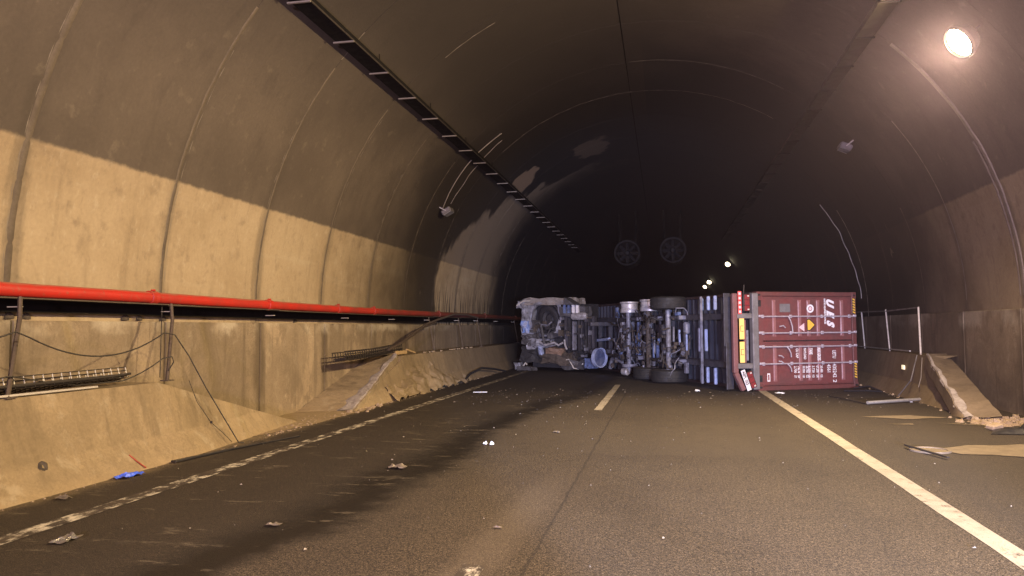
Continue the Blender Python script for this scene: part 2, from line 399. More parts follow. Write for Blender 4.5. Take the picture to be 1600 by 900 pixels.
def mat_marking(name, worn, c0):
    t = NT(name); x, y, z = t.xyz()[:3]
    n1 = t.noise(1.0, t.vm(t.pos, (9, 3.5, 1)), 6, .75); n2 = t.noise(70, None, 3, .7)
    rib = t.noise(1.0, t.vm(t.pos, (2.5, 7.0, 1)), 3, .6)
    w = t.m('ADD', t.m('MULTIPLY', n1, .6), t.m('ADD', t.m('MULTIPLY', rib, .3), t.m('MULTIPLY', n2, .14)))
    k = t.step(w, worn-.04, worn+.05)
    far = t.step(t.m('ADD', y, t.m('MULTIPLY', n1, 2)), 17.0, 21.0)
    c = t.mix(k, c0, (.065, .052, .040))
    dirty = t.m('MULTIPLY', t.step(t.noise(3.0, None, 5, .6), .42, .7), .38)
    c = t.mix(dirty, c, (.16, .12, .08))
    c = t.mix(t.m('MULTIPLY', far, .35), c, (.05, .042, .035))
    c = t.scale(c, t.rng(n2, .3, .7, .8, 1.12))
    t.bump(n2, .5, .008)
    return t.out(c, .8, 0, .25)

LINING = mat_lining()
WALL = mat_concrete('wall_concrete', (.38, .295, .195), (.105, .08, .052), .62)
BARRIER = mat_concrete('barrier_concrete', (.37, .28, .165), (.15, .11, .065), .30, joints=False)
SLAB = mat_concrete('ramp_concrete', (.36, .28, .175), (.15, .11, .07), .35, joints=False)
ASPHALT = mat_road()
LINE_WORN = mat_marking('worn_line_paint', .485, (.66, .60, .48))
LINE_SOLID = mat_marking('line_paint', .60, (.44, .385, .31))
MUD = paint('dried_mud', (.20, .155, .10), .85, 0, (.11, .085, .058), .6, 5)
STONE = paint('broken_concrete', (.36, .27, .17), .9, 0, (.2, .15, .09), .5, 20)
STRIP_PALE = paint('pale_joint_strip', (.20, .17, .135), .6, .1, (.16, .13, .1), .6, 4)
STRIP_DARK = paint('dark_joint_strip', (.125, .098, .070), .7, 0, (.07, .055, .04), .6, 4)
STRIP_WHITE = paint('white_joint_strip', (.38, .36, .34), .5, .1, (.2, .17, .14), .6, 3)
RED = paint('red_pipe_paint', (.46, .030, .016), .48, 0, (.20, .085, .05), .60, 4)
RED_SOOTY = paint('sooty_red_pipe_paint', (.17, .045, .028), .6, 0, (.07, .035, .026), .75, 4)
STEEL_DARK = paint('dark_steel', (.050, .040, .032), .6, .5, (.02, .016, .013), .5, 8)
TRAY_BLACK = paint('black_tray_steel', (.008, .007, .006), .8, .0, (.004, .004, .003), .5, 8, .1)
TRAY_DUST = paint('dusty_tray_steel', (.020, .017, .015), .85, 0, (.012, .010, .009), .5, 6, .1)
GALV = paint('galvanised_steel', (.52, .50, .47), .42, .55, (.18, .15, .12), .5, 9)
PALE_BAR = paint('pale_bracket', (.58, .54, .48), .5, .2, (.25, .2, .15), .4, 10)
POST = paint('bracket_post_paint', (.115, .085, .062), .6, .3, (.05, .038, .028), .5, 8)
CABLE = paint('black_cable', (.022, .017, .013), .55)
RUBBER = paint('tyre_rubber', (.011, .0105, .011), .7, 0, (.026, .022, .019), .5, 7)
CORTEN = paint('container_red_paint', (.140, .040, .037), .5, 0, (.070, .030, .026), .65, 2.6)
CORTEN_DARK = paint('container_dark_red', (.115, .035, .030), .55, 0, (.05, .024, .020), .5, 3)
RIDGE_LIT = paint('container_ridge_lit', (.24, .105, .098), .42, 0, (.16, .06, .05), .5, 3)  # container red made paler, the light caught by the ribs put into the colour
ROD = paint('lock_rod_zinc', (.52, .47, .50), .38, .35, (.2, .11, .1), .5, 10)
UNDER = paint('container_underside', (.034, .036, .052), .6, .1, (.016, .015, .016), .6, 3)
FRAME_M = paint('trailer_maroon', (.185, .075, .072), .55, .1, (.075, .05, .045), .6, 4)
FRAME_G = paint('trailer_grey', (.175, .160, .158), .55, .2, (.07, .06, .055), .6, 4)
CHASSIS = paint('chassis_steel', (.052, .050, .062), .55, .1, (.018, .015, .013), .8, 7)
CHASSIS_L = paint('chassis_light', (.20, .20, .24), .5, .1, (.04, .034, .03), .85, 7)
BLUE_LIT = paint('blue_lit_metal', (.17, .23, .42), .42, .3, (.035, .035, .045), .8, 6)  # steel with the blue of the assumed beam put into its colour
SLAT_LIT = paint('blue_lit_slat', (.36, .42, .62), .45, .1, (.13, .13, .16), .6, 9)  # pale steel tinted to paint in the blue beam
BARE = paint('bare_aluminium', (.44, .42, .43), .4, .2, (.07, .06, .052), .8, 5)
RUST = paint('rusty_mud_steel', (.082, .064, .050), .75, .1, (.03, .024, .019), .7, 9)
CABWHITE = paint('cab_paint', (.26, .26, .29), .42, 0, (.045, .040, .036), .95, 5)
CABBLUE = paint('cab_blue_paint', (.15, .24, .50), .4, 0, (.36, .36, .40), .9, 4)
CABGREY = paint('cab_plastic_grey', (.070, .067, .072), .6, 0, (.03, .026, .022), .7, 6)
CABDARK = paint('cab_interior_dark', (.022, .021, .024), .7, 0, (.010, .009, .009), .6, 6)
WHITE = paint('white_lettering', (.72, .70, .70), .5, 0, (.42, .33, .32), .45, 14)
LENS_RED = paint('red_lens', (.20, .028, .030), .3, 0, (.07, .018, .018), .6, 20)
REFL_RED = paint('red_reflector', (.55, .045, .04), .3, 0, (.5, .3, .26), .3, 30)
YELLOW = paint('yellow_reflector', (.88, .58, .16), .4, 0, (.7, .45, .16), .3, 12)
YELLOW_S = paint('yellow_sign', (.75, .44, .05), .5, 0, (.4, .24, .05), .4, 18)
BLACKP = paint('black_paint', (.014, .013, .013), .5)
PINK = paint('pale_pink_sticker', (.72, .50, .50), .5, 0, (.5, .32, .3), .4, 20)
BLUEP = paint('blue_plastic', (.075, .17, .95), .35, 0, (.03, .06, .4), .3, 25)
PLASTIC_W = paint('white_plastic', (.80, .82, .86), .4, 0, (.5, .48, .44), .3, 25)
SCRAP = paint('scrap_metal', (.24, .20, .15), .5, .3, (.07, .055, .04), .6, 22)
TARP = paint('black_plastic', (.020, .020, .024), .4, 0, (.05, .042, .034), .4, 9)
WOODP = paint('pale_timber', (.50, .35, .17), .8, 0, (.28, .18, .09), .4, 14)
REDROD = paint('red_stick_paint', (.42, .06, .03), .6)

def mat_pipe():
    t = NT('fire_pipe_paint'); x, y, z = t.xyz()[:3]
    n1 = t.noise(3.0, t.vm(t.pos, (1, .5, 1)), 5, .65); n2 = t.noise(14, None, 5, .65)
    nz = t.node('ShaderNodeNewGeometry').outputs['Normal']; up_ = t.xyz(nz)[2]
    c = t.mix(t.step(n1, .35, .7), (.50, .026, .014), (.38, .030, .018))
    c = t.mix(t.m('MULTIPLY', t.step(n2, .56, .70), .5), c, (.26, .10, .06))
    c = t.mix(t.m('MULTIPLY', t.step(t.m('ADD', up_, t.m('MULTIPLY', t.m('SUBTRACT', n1, .5), .9)), .55, 1.0), .55), c, (.30, .20, .125))
    c = t.mix(t.m('MULTIPLY', t.step(t.m('ADD', y, t.m('MULTIPLY', t.m('SUBTRACT', n1, .5), 9)), 10.5, 25), .85), c, (.085, .038, .026))
    t.bump(n2, .12, .01)
    return t.out(c, .5, 0, .35)
RED = RED_SOOTY = mat_pipe()

def emissive(name, c, strength):
    t = NT(name); t.set(t.b.inputs['Base Color'], (.8, .8, .8)); t.set(t.b.inputs['Emission Color'], c)
    t.b.inputs['Emission Strength'].default_value = strength; return t.mat
LAMP_GLOW = emissive('lit_lamp_glass', (1.0, .80, .52), 14)
FAR_GLOW = emissive('lit_far_lamp_glass', (1.0, .86, .55), 16)
MARKER_GLOW = emissive('marker_return_glow', (1.0, .78, .42), .9)  # weak glow added in place of light thrown back by the reflector

# ------------------------------------------------------------------ setting: tunnel profile
CX, CZ, RAD = -.42, 1.98, 6.6
def prof(th, r=RAD): return Vector((CX+r*math.cos(th), 0, CZ+r*math.sin(th)))
Y0, STEP = 6.9, 2.55
K0, K1 = -9, 18                                             # rings built one by one, from behind the camera to y = 52.8
ring_y = [Y0+STEP*k for k in range(K0, K1+1)]
SEAM = math.acos((-.86-CX)/RAD)

lining = tag(empty('tunnel_lining'), 'curved concrete tunnel vault, cream below and dark brown above a painted line', kind='structure')
def seg_mesh(side, L):
    """one cast ring of the vault, half the arch, its edges rounded back into the joint"""
    b = MB(); n = 26
    if side == 'l': ths = [math.pi-(math.pi-SEAM-.002)*i/n for i in range(n+1)]
    else: ths = [(SEAM-.002)*i/n for i in range(n+1)]
    pts = [(prof(t), Vector((math.cos(t), 0, math.sin(t)))) for t in ths]
    foot = pts[0][0]+Vector((0, 0, -.75))
    pts = [(foot, pts[0][1])]+pts
    rows = [(.004, .04), (.0045, 0), (.03, 0), (L*.5, 0), (L-.03, 0), (L-.0045, 0), (L-.004, .04)]
    V = [p+nrm*o+Vector((0, yy, 0)) for p, nrm in pts for yy, o in rows]
    m = len(rows); F = []
    for i in range(len(pts)-1):
        for j in range(m-1):
            q = (i*m+j, i*m+j+1, (i+1)*m+j+1, (i+1)*m+j)
            F.append(q if side == 'r' else q[::-1])
    b.add(V, F)
    return b
first = {}
for k, y in enumerate(ring_y[:-1]):
    for s in 'lr':
        if s not in first:
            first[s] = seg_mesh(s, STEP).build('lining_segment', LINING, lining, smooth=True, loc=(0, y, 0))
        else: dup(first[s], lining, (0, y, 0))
b = MB()
def long_shell(r, ya, yb, ny):
    return lambda u, v: prof(-.12+(math.pi+.24)*u, r)+Vector((0, ya+(yb-ya)*v, 0))
b.grid(long_shell(RAD+.06, ring_y[0]-1, ring_y[-1]+1, 2), 40, 2)
b.build('waterproof_backing', TRAY_BLACK, lining, smooth=True)
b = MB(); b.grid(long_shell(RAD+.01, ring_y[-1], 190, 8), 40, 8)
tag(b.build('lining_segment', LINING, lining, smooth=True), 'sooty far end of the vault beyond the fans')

# strips and grooves over the joints: (ring y, angle from, angle to in degrees, width, material, waviness)
def strip(y, a0, a1, w, mat, wav=0.0, lift=.010, dy=0.0):
    n = max(8, int(abs(a1-a0)/2.0)); b = MB(); V = []; F = []
    sect = [(-w/2, .0), (-w*.36, -lift*.8), (0, -lift), (w*.36, -lift*.8), (w/2, .0)]
    for i in range(n+1):
        th = R(a0+(a1-a0)*i/n); wv = wav*noise.noise(Vector((i*.9, y, a0)))
        nr = Vector((math.cos(th), 0, math.sin(th)))
        for yy, o in sect: V.append(prof(th, RAD+.006)+nr*o+Vector((0, y+dy+yy+wv, 0)))
    for i in range(n):
        for j in range(4): F.append((i*5+j, i*5+j+1, (i+1)*5+j+1, (i+1)*5+j))
    b.add(V, F); return b.build('joint_strip', mat, lining, smooth=True)
RY = lambda k: Y0+STEP*k
for k, w, mt in ((-1, .13, STRIP_DARK), (0, .12, STRIP_DARK), (1, .085, STRIP_DARK), (2, .07, STRIP_DARK), (3, .06, STRIP_DARK), (4, .05, STRIP_DARK), (5, .04, STRIP_DARK)):
    strip(RY(k), 141, 179, w, mt, .012)
for k in (0, 1, 2, 3, 4): strip(RY(k), 143+4*(k % 3), 179.5, .014, STRIP_PALE, .02, .008, .075 if k % 2 else -.06)
strip(RY(7), 152, 180, .03, STRIP_PALE, .01); strip(RY(6), 150, 180, .022, STRIP_DARK, .01)
strip(RY(9), 141, 180, .03, STRIP_PALE, .015); strip(RY(10), 147, 180, .035, STRIP_PALE, .03)
strip(RY(2), 134, 139.4, .03, STRIP_PALE, .01); strip(RY(3)+.3, 116, 127, .025, STRIP_PALE, .01)
strip(RY(6), 57, 131, .032, STRIP_PALE, .07); strip(RY(5), 58, 93, .010, STRIP_PALE, .02)
strip(RY(6), 150, 129, .03, STRIP_PALE, .10, .02, -.9)
strip(RY(3), 1, 46, .14, STRIP_PALE, .03, .03); strip(RY(3), 1, 26, .03, STRIP_DARK, .02, .03, .14)
strip(RY(4), 1, 37, .055, STRIP_PALE, .01); strip(RY(5), 1, 22, .04, STRIP_DARK, .01); strip(RY(6), 1, 16, .03, STRIP_DARK, .01)
strip(RY(7), -1, 29, .05, STRIP_WHITE, .01)

# lower walls: one concrete panel between joints
def panel_mesh(L, h, s):
    b = MB(); x0, x1, e = 0.0, -.22, .012
    if s == 'r': x1 = .22
    sec = [(0, 0), (0, h-.012), ((x1*.06), h), (x1, h), (x1, 0)]
    rows = [(e, .03), (e+.012, 0), (L/2, 0), (L-e-.012, 0), (L-e, .03)]
    V = [(x+(o if s == 'r' else -o), y, z-(o*.3 if z > .5 else 0)) for x, z in sec for y, o in rows]
    m = 5; F = []
    for i in range(len(sec)-1):
        for j in range(4):
            q = (i*m+j, i*m+j+1, (i+1)*m+j+1, (i+1)*m+j); F.append(q if s == 'l' else q[::-1])
    return b.add(V, F)
for s, x, h, lab in (('l', -6.93, 1.70, 'stained concrete wall under the red pipe along the tunnel foot'), ('r', 6.10, 1.86, 'stained concrete wall behind the ramp and the white railing')):
    wl = tag(empty('tunnel_wall'), lab, kind='structure'); proto = None
    for y in ring_y[:-1]:
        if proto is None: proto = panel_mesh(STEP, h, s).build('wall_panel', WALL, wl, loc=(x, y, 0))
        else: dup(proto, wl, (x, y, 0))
    if s == 'l':
        # dark weep holes half filled with silt above the ledge
        for i, y in enumerate((6.93, 7.16, 8.72, 9.0, 9.5, 13.4)):
            b = MB(); r_ = .055+.02*random.random(); n = 9
            outer = [(math.cos(math.pi*q/n)*r_, math.sin(math.pi*q/n)*r_*1.25) for q in range(n+1)]
            b.prism(outer, (0, 0, 0), (0, 1, 0), (0, 0, 1), .012); b.jitter(.012, 9, i)
            b.build('weep_hole', RUST, wl, loc=(-7.005, y, 1.715))

# road
b = MB(); b.grid(lambda u, v: (-7.3+14*u, -24+214*v, 0), 4, 24)
tag(b.build('road', ASPHALT), kind='structure')
def marking(name, x, w, ya, yb, mat, z=.004, n=20):
    b = MB(); b.grid(lambda u, v: (x-w/2+w*u+.012*noise.noise(Vector((0, (ya+(yb-ya)*v)*.9, u*3))), ya+(yb-ya)*v, z), 1, n)
    return tag(b.build(name, mat), kind='structure')
marking('edge_line', -4.93, .20, -20, 60, LINE_WORN, n=160)
marking('edge_line', 2.34, .19, -20, 60, LINE_SOLID, n=160)
for ya, yb in ((-10.2, -5.4), (.1, 4.95), (14.45, 20.9), (30.4, 35.2), (40, 45)):
    marking('lane_dash', -1.26, .15, ya, yb, LINE_WORN if ya < 10 else LINE_SOLID, n=12)
def blob(name, pts, mat, z=.008, kind='structure', seed=0):
    c = Vector((sum(p[0] for p in pts)/len(pts), sum(p[1] for p in pts)/len(pts), 0)); n = len(pts); P = []
    for i in range(n):
        a, b_ = Vector((*pts[i], 0)), Vector((*pts[(i+1) % n], 0))
        for k in range(5):
            p = a.lerp(b_, k/5); p += noise.noise_vector(p*2.1+Vector((seed, 0, 0)))*.10; p.z = z; P.append(p)
    c.z = z; m = MB(); m.add([c]+P, [(0, i+1, (i+1) % len(P)+1) for i in range(len(P))])
    return tag(m.build(name, mat), kind=kind)
blob('mud_patch', [(3.55, 10.15), (4.9, 9.95), (5.9, 10.3), (5.6, 10.75), (4.6, 11.1), (3.85, 10.85), (3.3, 10.45)], MUD, seed=1)
blob('mud_patch', [(3.35, 14.0), (4.1, 13.75), (4.75, 14.1), (4.2, 14.4)], MUD, seed=2)
blob('mud_patch', [(3.5, 13.1), (3.9, 13.0), (3.95, 13.15)], MUD, seed=3)
blob('mud_patch', [(4.3, 13.3), (4.9, 13.0), (5.0, 13.2)], MUD, seed=4)
blob('mud_patch', [(-6.9, 10.2), (-6.0, 10.0), (-5.75, 11.5), (-5.7, 13.6), (-5.95, 15.2), (-6.9, 14.6)], paint('pale_silt', (.36, .265, .145), .9, 0, (.2, .145, .08), .6, 6), z=.006, seed=5)
# drain cover rim half buried in the mud
b = MB(); b.lathe([(.24, .0), (.235, .022), (.20, .022), (.195, .010), (.0, .010)], (3.25, 10.35, .004), n=28)
tag(b.build('drain_cover', MUD, smooth=True), 'round mud covered drain cover beside the long muddy patch on the right shoulder', 'drain cover')
b = MB(); b.bar((3.02, 10.55, .045), (3.25, 9.72, .03), .035, .02, bev=.006)
tag(b.build('stick', STEEL_DARK), 'thin dark bar lying across the round drain cover', 'stick')

# ------------------------------------------------------------------ concrete walkways with a sloping traffic face
def walkway(name, side, sects, label, zscale=1.0, seed=0, wall=6.95, mat=None):
    """sects: list of (y, height, base shift); profile toe, crease, lip, back"""
    b = MB(); V = []; sub = 7; name_near = sects[0][0] < 0
    for (y, h, sh) in sects:
        P = []
        full = [(5.80, 0), (6.01, .30), (6.21, .93)] if side == 'l' else [(5.12, 0), (5.36, .32), (5.52, .93)]
        def xat(z):
            for (xa, za), (xb, zb) in zip(full, full[1:]):
                if z <= zb+1e-9: return xa+(xb-xa)*(z-za)/(zb-za)
            return full[-1][0]
        zc = min(full[1][1], h); ln = []
        for i in range(4): z = zc*i/3; ln.append((xat(z), z))
        for i in range(1, sub+1): z = zc+(h-zc)*i/sub; ln.append((xat(z), z))
        lip = ln[-1][0]
        back = wall if h > .85 or name_near else lip+.06
        for i in range(1, 5): ln.append((lip+(back-lip)*i/4, h))
        for x, z in ln:
            xx = x+sh*(1-min(1, max(0, (x-5.2)/1.8)))
            p = Vector((-xx if side == 'l' else xx, y, z))
            w = noise.noise_vector(p*1.3+Vector((seed, 0, 0)))*.016
            if z > .01: p += Vector((w.x, 0, w.z*.6))
            V.append(p)
    m = len(ln); F = []
    for i in range(len(sects)-1):
        for j in range(m-1):
            q = (i*m+j, i*m+j+1, (i+1)*m+j+1, (i+1)*m+j); F.append(q if side == 'l' else q[::-1])
    b.add(V, F)
    for i, rev in ((0, False), (len(sects)-1, True)):
        f = tuple(i*m+j for j in range(m)); base = len(b.v); y = sects[i][0]
        b.v += [(-wall if side == 'l' else wall, y, 0)]
        b.f.append((f+(base,)) if rev == (side == 'l') else (f+(base,))[::-1]); b.m.append(0)
    return tag(b.build(name, mat or BARRIER, smooth=True, sharp=9), label, 'barrier')
def span(ya, yb, n, h0, h1, s0=0.0, s1=0.0):
    return [(ya+(yb-ya)*i/n, h0+(h1-h0)*i/n, s0+(s1-s0)*i/n) for i in range(n+1)]
walkway('concrete_walkway', 'l', span(-16, 8.3, 60, .93, .93)+span(8.45, 11.9, 12, .90, .02, 0, .55)[0:],
        'sunlit looking tan concrete walkway nearest the camera, sloping down to the road under the loose cables'.replace('sunlit looking ', ''), seed=1)
walkway('concrete_walkway', 'l', span(13.8, 17.0, 10, .01, .80, .1, 0)+span(17.2, 60, 60, .93, .93),
        'dirty concrete walkway behind the broken ramp, running on to the smashed cab', seed=2)
rw = walkway('concrete_walkway', 'r', span(13.75, 17.35, 12, .01, .80)+span(17.5, 60, 50, .93, .93),
        'brown concrete walkway carrying the white railing beside the container', seed=3, wall=6.12)
walkway('concrete_walkway', 'r', span(-16, 6.2, 40, .93, .93)+span(6.35, 9.6, 10, .9, .02), 'concrete walkway on the right, beside and behind the camera', seed=4, wall=6.12)
# reflector on the right walkway face, its glow standing for thrown-back light
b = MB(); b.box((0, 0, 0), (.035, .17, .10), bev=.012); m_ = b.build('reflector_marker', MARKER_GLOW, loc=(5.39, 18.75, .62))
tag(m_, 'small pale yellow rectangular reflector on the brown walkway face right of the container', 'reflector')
# ramps: sloping slabs closing the ends of the far walkways
def ramp(name, side, corners, label, slab_mat=None):
    BL, BR, TL, TR = [Vector(q) for q in corners]
    xout = TR.x; xin0 = BL.x; ya = BL.y
    root = tag(empty(name, ((xin0+xout)/2, ya, 0)), label, 'ramp'); o = Vector(root.location)
    n = 16; wd = 10
    def top(u, v):                                       # u along the slope, v across from traffic edge to wall
        p = BL.lerp(TL, u).lerp(BR.lerp(TR, u), v); w = noise.noise_vector(p*2.4)*.02+noise.noise_vector(p*9)*.008
        if v < .35: w += noise.noise_vector(p*5+Vector((9, 0, 0)))*.03*(1-v/.35)
        return p+w-o
    b = MB(); b.grid(top, n, wd)
    def skirt(u, v): p = top(u, 1)+o; return Vector((p.x, p.y, p.z*v-.01))-o
    b.grid(skirt, n, 2)
    def lip(u, v): p = top(u, 0)+o; k = .24*(1-v)*min(1, u*5); return Vector((p.x+(.035 if side == 'l' else -.035)*(1-v), p.y, max(-.02, p.z-k)))-o
    b.grid(lip, n, 3)
    def toe(u, v): p = top(0, u)+o; return Vector((p.x, p.y, p.z*v-.02))-o
    b.grid(toe, wd, 2)
    b.build('slab', slab_mat or SLAB, root, smooth=True)
    b = MB(); s_ = -1 if side == 'l' else 1
    def edge(u, v):
        p = top(u, (.34-.16*u)*(1+.7*noise.noise(Vector((u*8, xout, 1))))*v)+o; wv = noise.noise(Vector((u*7, v*3, xout)))
        q = Vector((p.x+s_*.02*wv, p.y, p.z+.020+.028*wv*math.sin(math.pi*v)))
        if v > .8: q.z -= .03
        if v < .05: q.z -= .05
        return q-o
    b.grid(edge, 30, 7)
    b.build('worn_edge', paint(name+'_worn_edge', (.40, .355, .34), .8, 0, (.13, .10, .08), .75, 7), root, smooth=True)
    return root
ramp('concrete_ramp', 'l', ((-5.86, 13.6, .0), (-6.92, 13.35, .0), (-6.26, 17.05, .955), (-6.92, 17.05, .955)), 'dusty sloping concrete ramp with a worn grey edge below the wire tray on the left')
ramp('concrete_ramp', 'r', ((4.90, 13.9, .03), (5.36, 13.55, .10), (5.44, 17.4, .96), (6.05, 18.0, .96)), 'sloping concrete ramp with a crumbled pale edge at the end of the white railing', mat_concrete('dirty_ramp_concrete', (.36, .275, .19), (.15, .115, .08), .4, joints=False, pale=(.32, .26, .19)))

def rocks(name, pts, mat, label=None, seed=0):
    rnd = random.Random(seed); b = MB()
    for (x, y, z, r_) in pts:
        n0 = len(b.v); V = []; F = []
        ax = [rnd.uniform(.6, 1.3) for _ in range(3)]
        top = [(math.cos(a*1.047+rnd.uniform(-.3, .3)), math.sin(a*1.047+rnd.uniform(-.3, .3))) for a in range(6)]
        V = [(x+c*r_*ax[0], y+s_*r_*ax[1], z-.2*r_) for c, s_ in top]
        V += [(x+c*r_*ax[0]*.6+rnd.uniform(-.2, .2)*r_, y+s_*r_*ax[1]*.6, z+r_*ax[2]*rnd.uniform(.35, .8)) for c, s_ in top]
        F = [(i, (i+1) % 6, 6+(i+1) % 6, 6+i) for i in range(6)]+[tuple(range(6, 12))]
        b.add(V, F)
    o = b.build(name, mat); return tag(o, label, None, None, 'stuff')
rnd = random.Random(3)
pts = [(5.0+rnd.gauss(.35, .28), 13.5+rnd.gauss(0, .32), 0, abs(rnd.gauss(.025, .028))+.010) for _ in range(190)]
rocks('concrete_rubble', pts, STONE, 'crumbled concrete chunks at the foot of the right ramp', 1)
pts = [(-5.75-abs(rnd.gauss(0, .32)), rnd.uniform(10.3, 16.5), 0, abs(rnd.gauss(.010, .010))+.004) for _ in range(330)]
pts += [(-5.78-abs(rnd.gauss(0, .05))+.06, rnd.uniform(4.5, 27), 0, abs(rnd.gauss(.004, .006))+.003) for _ in range(420)]
pts += [(-5.9+rnd.gauss(0, .14), rnd.gauss(14.2, .4), 0, abs(rnd.gauss(.03, .02))+.008) for _ in range(60)]
rocks('concrete_rubble', pts, STONE, 'grit and small stones along the foot of the left walkway', 2)
pts = [(rnd.uniform(5.0, 5.3), rnd.uniform(14.5, 24), 0, abs(rnd.gauss(.012, .012))+.005) for _ in range(120)]
rocks('concrete_rubble', pts, STONE, 'grit along the foot of the right walkway', 3)
# pale scraps scattered over the whole carriageway
b = MB()
for _ in range(380):
    y = 3.2+15.3*rnd.random()**.6; x = rnd.uniform(-5.5, 4.6); s_ = rnd.choice((.004, .005, .006, .008, .014))
    if x > -2.4 and rnd.random() < .45: continue
    a = rnd.uniform(0, 6.3); c, sn = math.cos(a)*s_, math.sin(a)*s_
    b.add([(x-c, y-sn, .010), (x+sn*.6, y-c*.6, .013), (x+c*1.2, y+sn*1.2, .011), (x-sn*.5, y+c*.7, .018+s_*.4)], [(0, 1, 2, 3)])
tag(b.build('litter', paint('pale_scraps', (.36, .32, .25), .6, 0, (.2, .16, .11), .5, 30)), 'tiny pale scraps scattered over the road', kind='stuff')
b = MB()
for _ in range(260):
    y = rnd.uniform(15.5, 19.2); x = rnd.uniform(-4.5, 4.3); s_ = rnd.choice((.008, .012, .02, .03))
    a = rnd.uniform(0, 6.3); c, sn = math.cos(a)*s_, math.sin(a)*s_
    b.add([(x-c, y-sn, .010), (x+sn*.6, y-c*.6, .012), (x+c*1.2, y+sn*1.2, .011), (x-sn*.5, y+c*.7, .012+s_*.5)], [(0, 1, 2, 3)])
tag(b.build('debris', SCRAP), 'dark splinters lying in front of the wreck', kind='stuff')

# ------------------------------------------------------------------ red fire main with its trough, brackets and posts
pipe = tag(empty('fire_main', (-6.62, 0, 0)), 'red fire water pipe on brackets along the left wall, blackened towards the wreck', 'pipe')
PX, PZ, PR = 0.0, 2.012, .076
joints = [-14, -3.2, 2.7, 8.74, 11.72, 14.5, 16.45, 21.6, 27.5, 33.5, 60]
def sag(y): return PZ-.02*math.sin((y-9)/14*math.pi) if y > 9 else PZ
for i, (ya, yb) in enumerate(zip(joints, joints[1:])):
    pts = [(PX, ya+.004+(yb-ya-.008)*k/6, sag(ya+(yb-ya)*k/6)) for k in range(7)]
    o = MB().tube(pts, PR, 16).build('pipe_section', RED if yb < 15 else RED_SOOTY, pipe, smooth=True)
    yj = yb
    if i < len(joints)-2:
        b = MB(); z = sag(yj); w = .07
        b.lathe([(PR+.002, -w), (PR+.014, -w+.006), (PR+.017, -w*.35), (PR+.010, 0), (PR+.017, w*.35), (PR+.014, w-.006), (PR+.002, w)], (PX, yj, z), (0, 1, 0), 18)
        b.box((PX+.02, yj, z+PR+.022), (.05, .05, .024), bev=.008)
        b.build('coupling', RED if yj < 12 else RED_SOOTY, pipe, smooth=True)
# trough shelf; the black strip against the wall paints its shadow
for ya, yb in zip(range(-15, 45, 3), range(-12, 48, 3)):
    b = MB(); z = sag((ya+yb)/2)-PR-.012; y = (ya+yb)/2; L = yb-ya-.01
    b.box((-.05, y, z), (.19, L, .010)); b.box((-.285, y, z-.06), (.010, L, .15))
    b.build('trough_and_shadow', TRAY_BLACK, pipe)
    b = MB(); b.bar((.046, y-L/2, z+.004), (.046, y+L/2, z+.004), .016, .014); b.build('trough_lip', POST, pipe)
brk = [-8, -5.4, -2.6, .2, 3.2, 6.62, 9.06, 11.79, 14.87, 17.65, 20.46, 23.61, 26.15, 29.4, 32.9, 36.2, 39.5]
bp = None
for y in brk:
    if bp is None:
        b = MB(); b.box((.0, 0, -.006), (.15, .05, .010))
        bp = b.build('bracket', PALE_BAR, pipe, loc=(0, y, sag(y)-PR-.095))
    else: dup(bp, pipe, (0, y, sag(y)-PR-.095))
for i, (y, yb_, xb, w) in enumerate(((3.2, 2.7, .36, .05), (6.62, 6.18, .38, .05), (9.06, 8.62, .34, .05), (20.46, 20.4, .25, .028), (23.61, 23.6, .22, .028), (26.15, 26.1, .22, .028), (32.9, 32.9, .22, .028))):
    b = MB(); zt = sag(y)-PR-.02
    b.tube([(.06, y, zt+.02), (.10+.01*i, y-.05, zt-.2), (xb, yb_, .935)] if i < 3 else [(.06, y, zt), (xb, yb_, .93)], w*.46, 6)
    b.box((xb, yb_, .937), (.12, .12, .012))
    b.build('post', POST, pipe)
b = MB(); b.tube([(-.02, 8.98, 1.9), (-.02, 8.97, 1.3), (-.01, 8.95, .95)], .006, 5); b.build('hanging_wire', CABLE, pipe)
# bent conduit hanging off the pipe
b = MB(); b.tube([(-6.34, 16.7, 1.09), (-6.33, 17.6, 1.24), (-6.34, 18.5, 1.46), (-6.36, 19.6, 1.70), (-6.38, 20.8, 1.84), (-6.42, 22.6, 2.02), (-6.46, 24.2, 2.04), (-6.5, 26.0, 1.95)], .03, 8)
b.tube([(-6.38, 16.9, 1.08), (-6.37, 18.4, 1.37), (-6.40, 19.6, 1.62), (-6.44, 20.8, 1.76)], .018, 6)
tag(b.build('loose_conduit', POST, smooth=True), 'bent conduit slanting from the red pipe down to the far walkway', 'conduit')

# loose cables
def sagcurve(p, q, drop, n=18):
    p, q = Vector(p), Vector(q)
    return [p.lerp(q, i/n)+Vector((0, 0, -drop*4*(i/n)*(1-i/n))) for i in range(n+1)]
c1 = sagcurve((-6.24, 2.9, 1.56), (-6.26, 6.28, 1.575), .24)+sagcurve((-6.26, 6.32, 1.575), (-6.28, 8.55, 1.55), .27)[1:]
c1 += [Vector(p) for p in ((-6.25, 8.72, 1.52), (-6.18, 8.92, 1.24), (-6.05, 9.12, .80), (-5.92, 9.32, .40), (-5.78, 9.48, .03), (-5.74, 9.55, .015))]
o = MB().tube(c1, .0085, 6).build('loose_cable', CABLE, smooth=True)
tag(o, 'black cable hung over both slanted posts and dropping to the road edge', 'cable')
c2 = sagcurve((-6.26, 3.2, 1.10), (-6.26, 6.2, 1.14), .1)+sagcurve((-6.26, 6.25, 1.14), (-6.36, 7.2, .98), .01)[1:]+sagcurve((-6.36, 7.9, .98), (-6.30, 8.55, 1.22), .03)[0:]
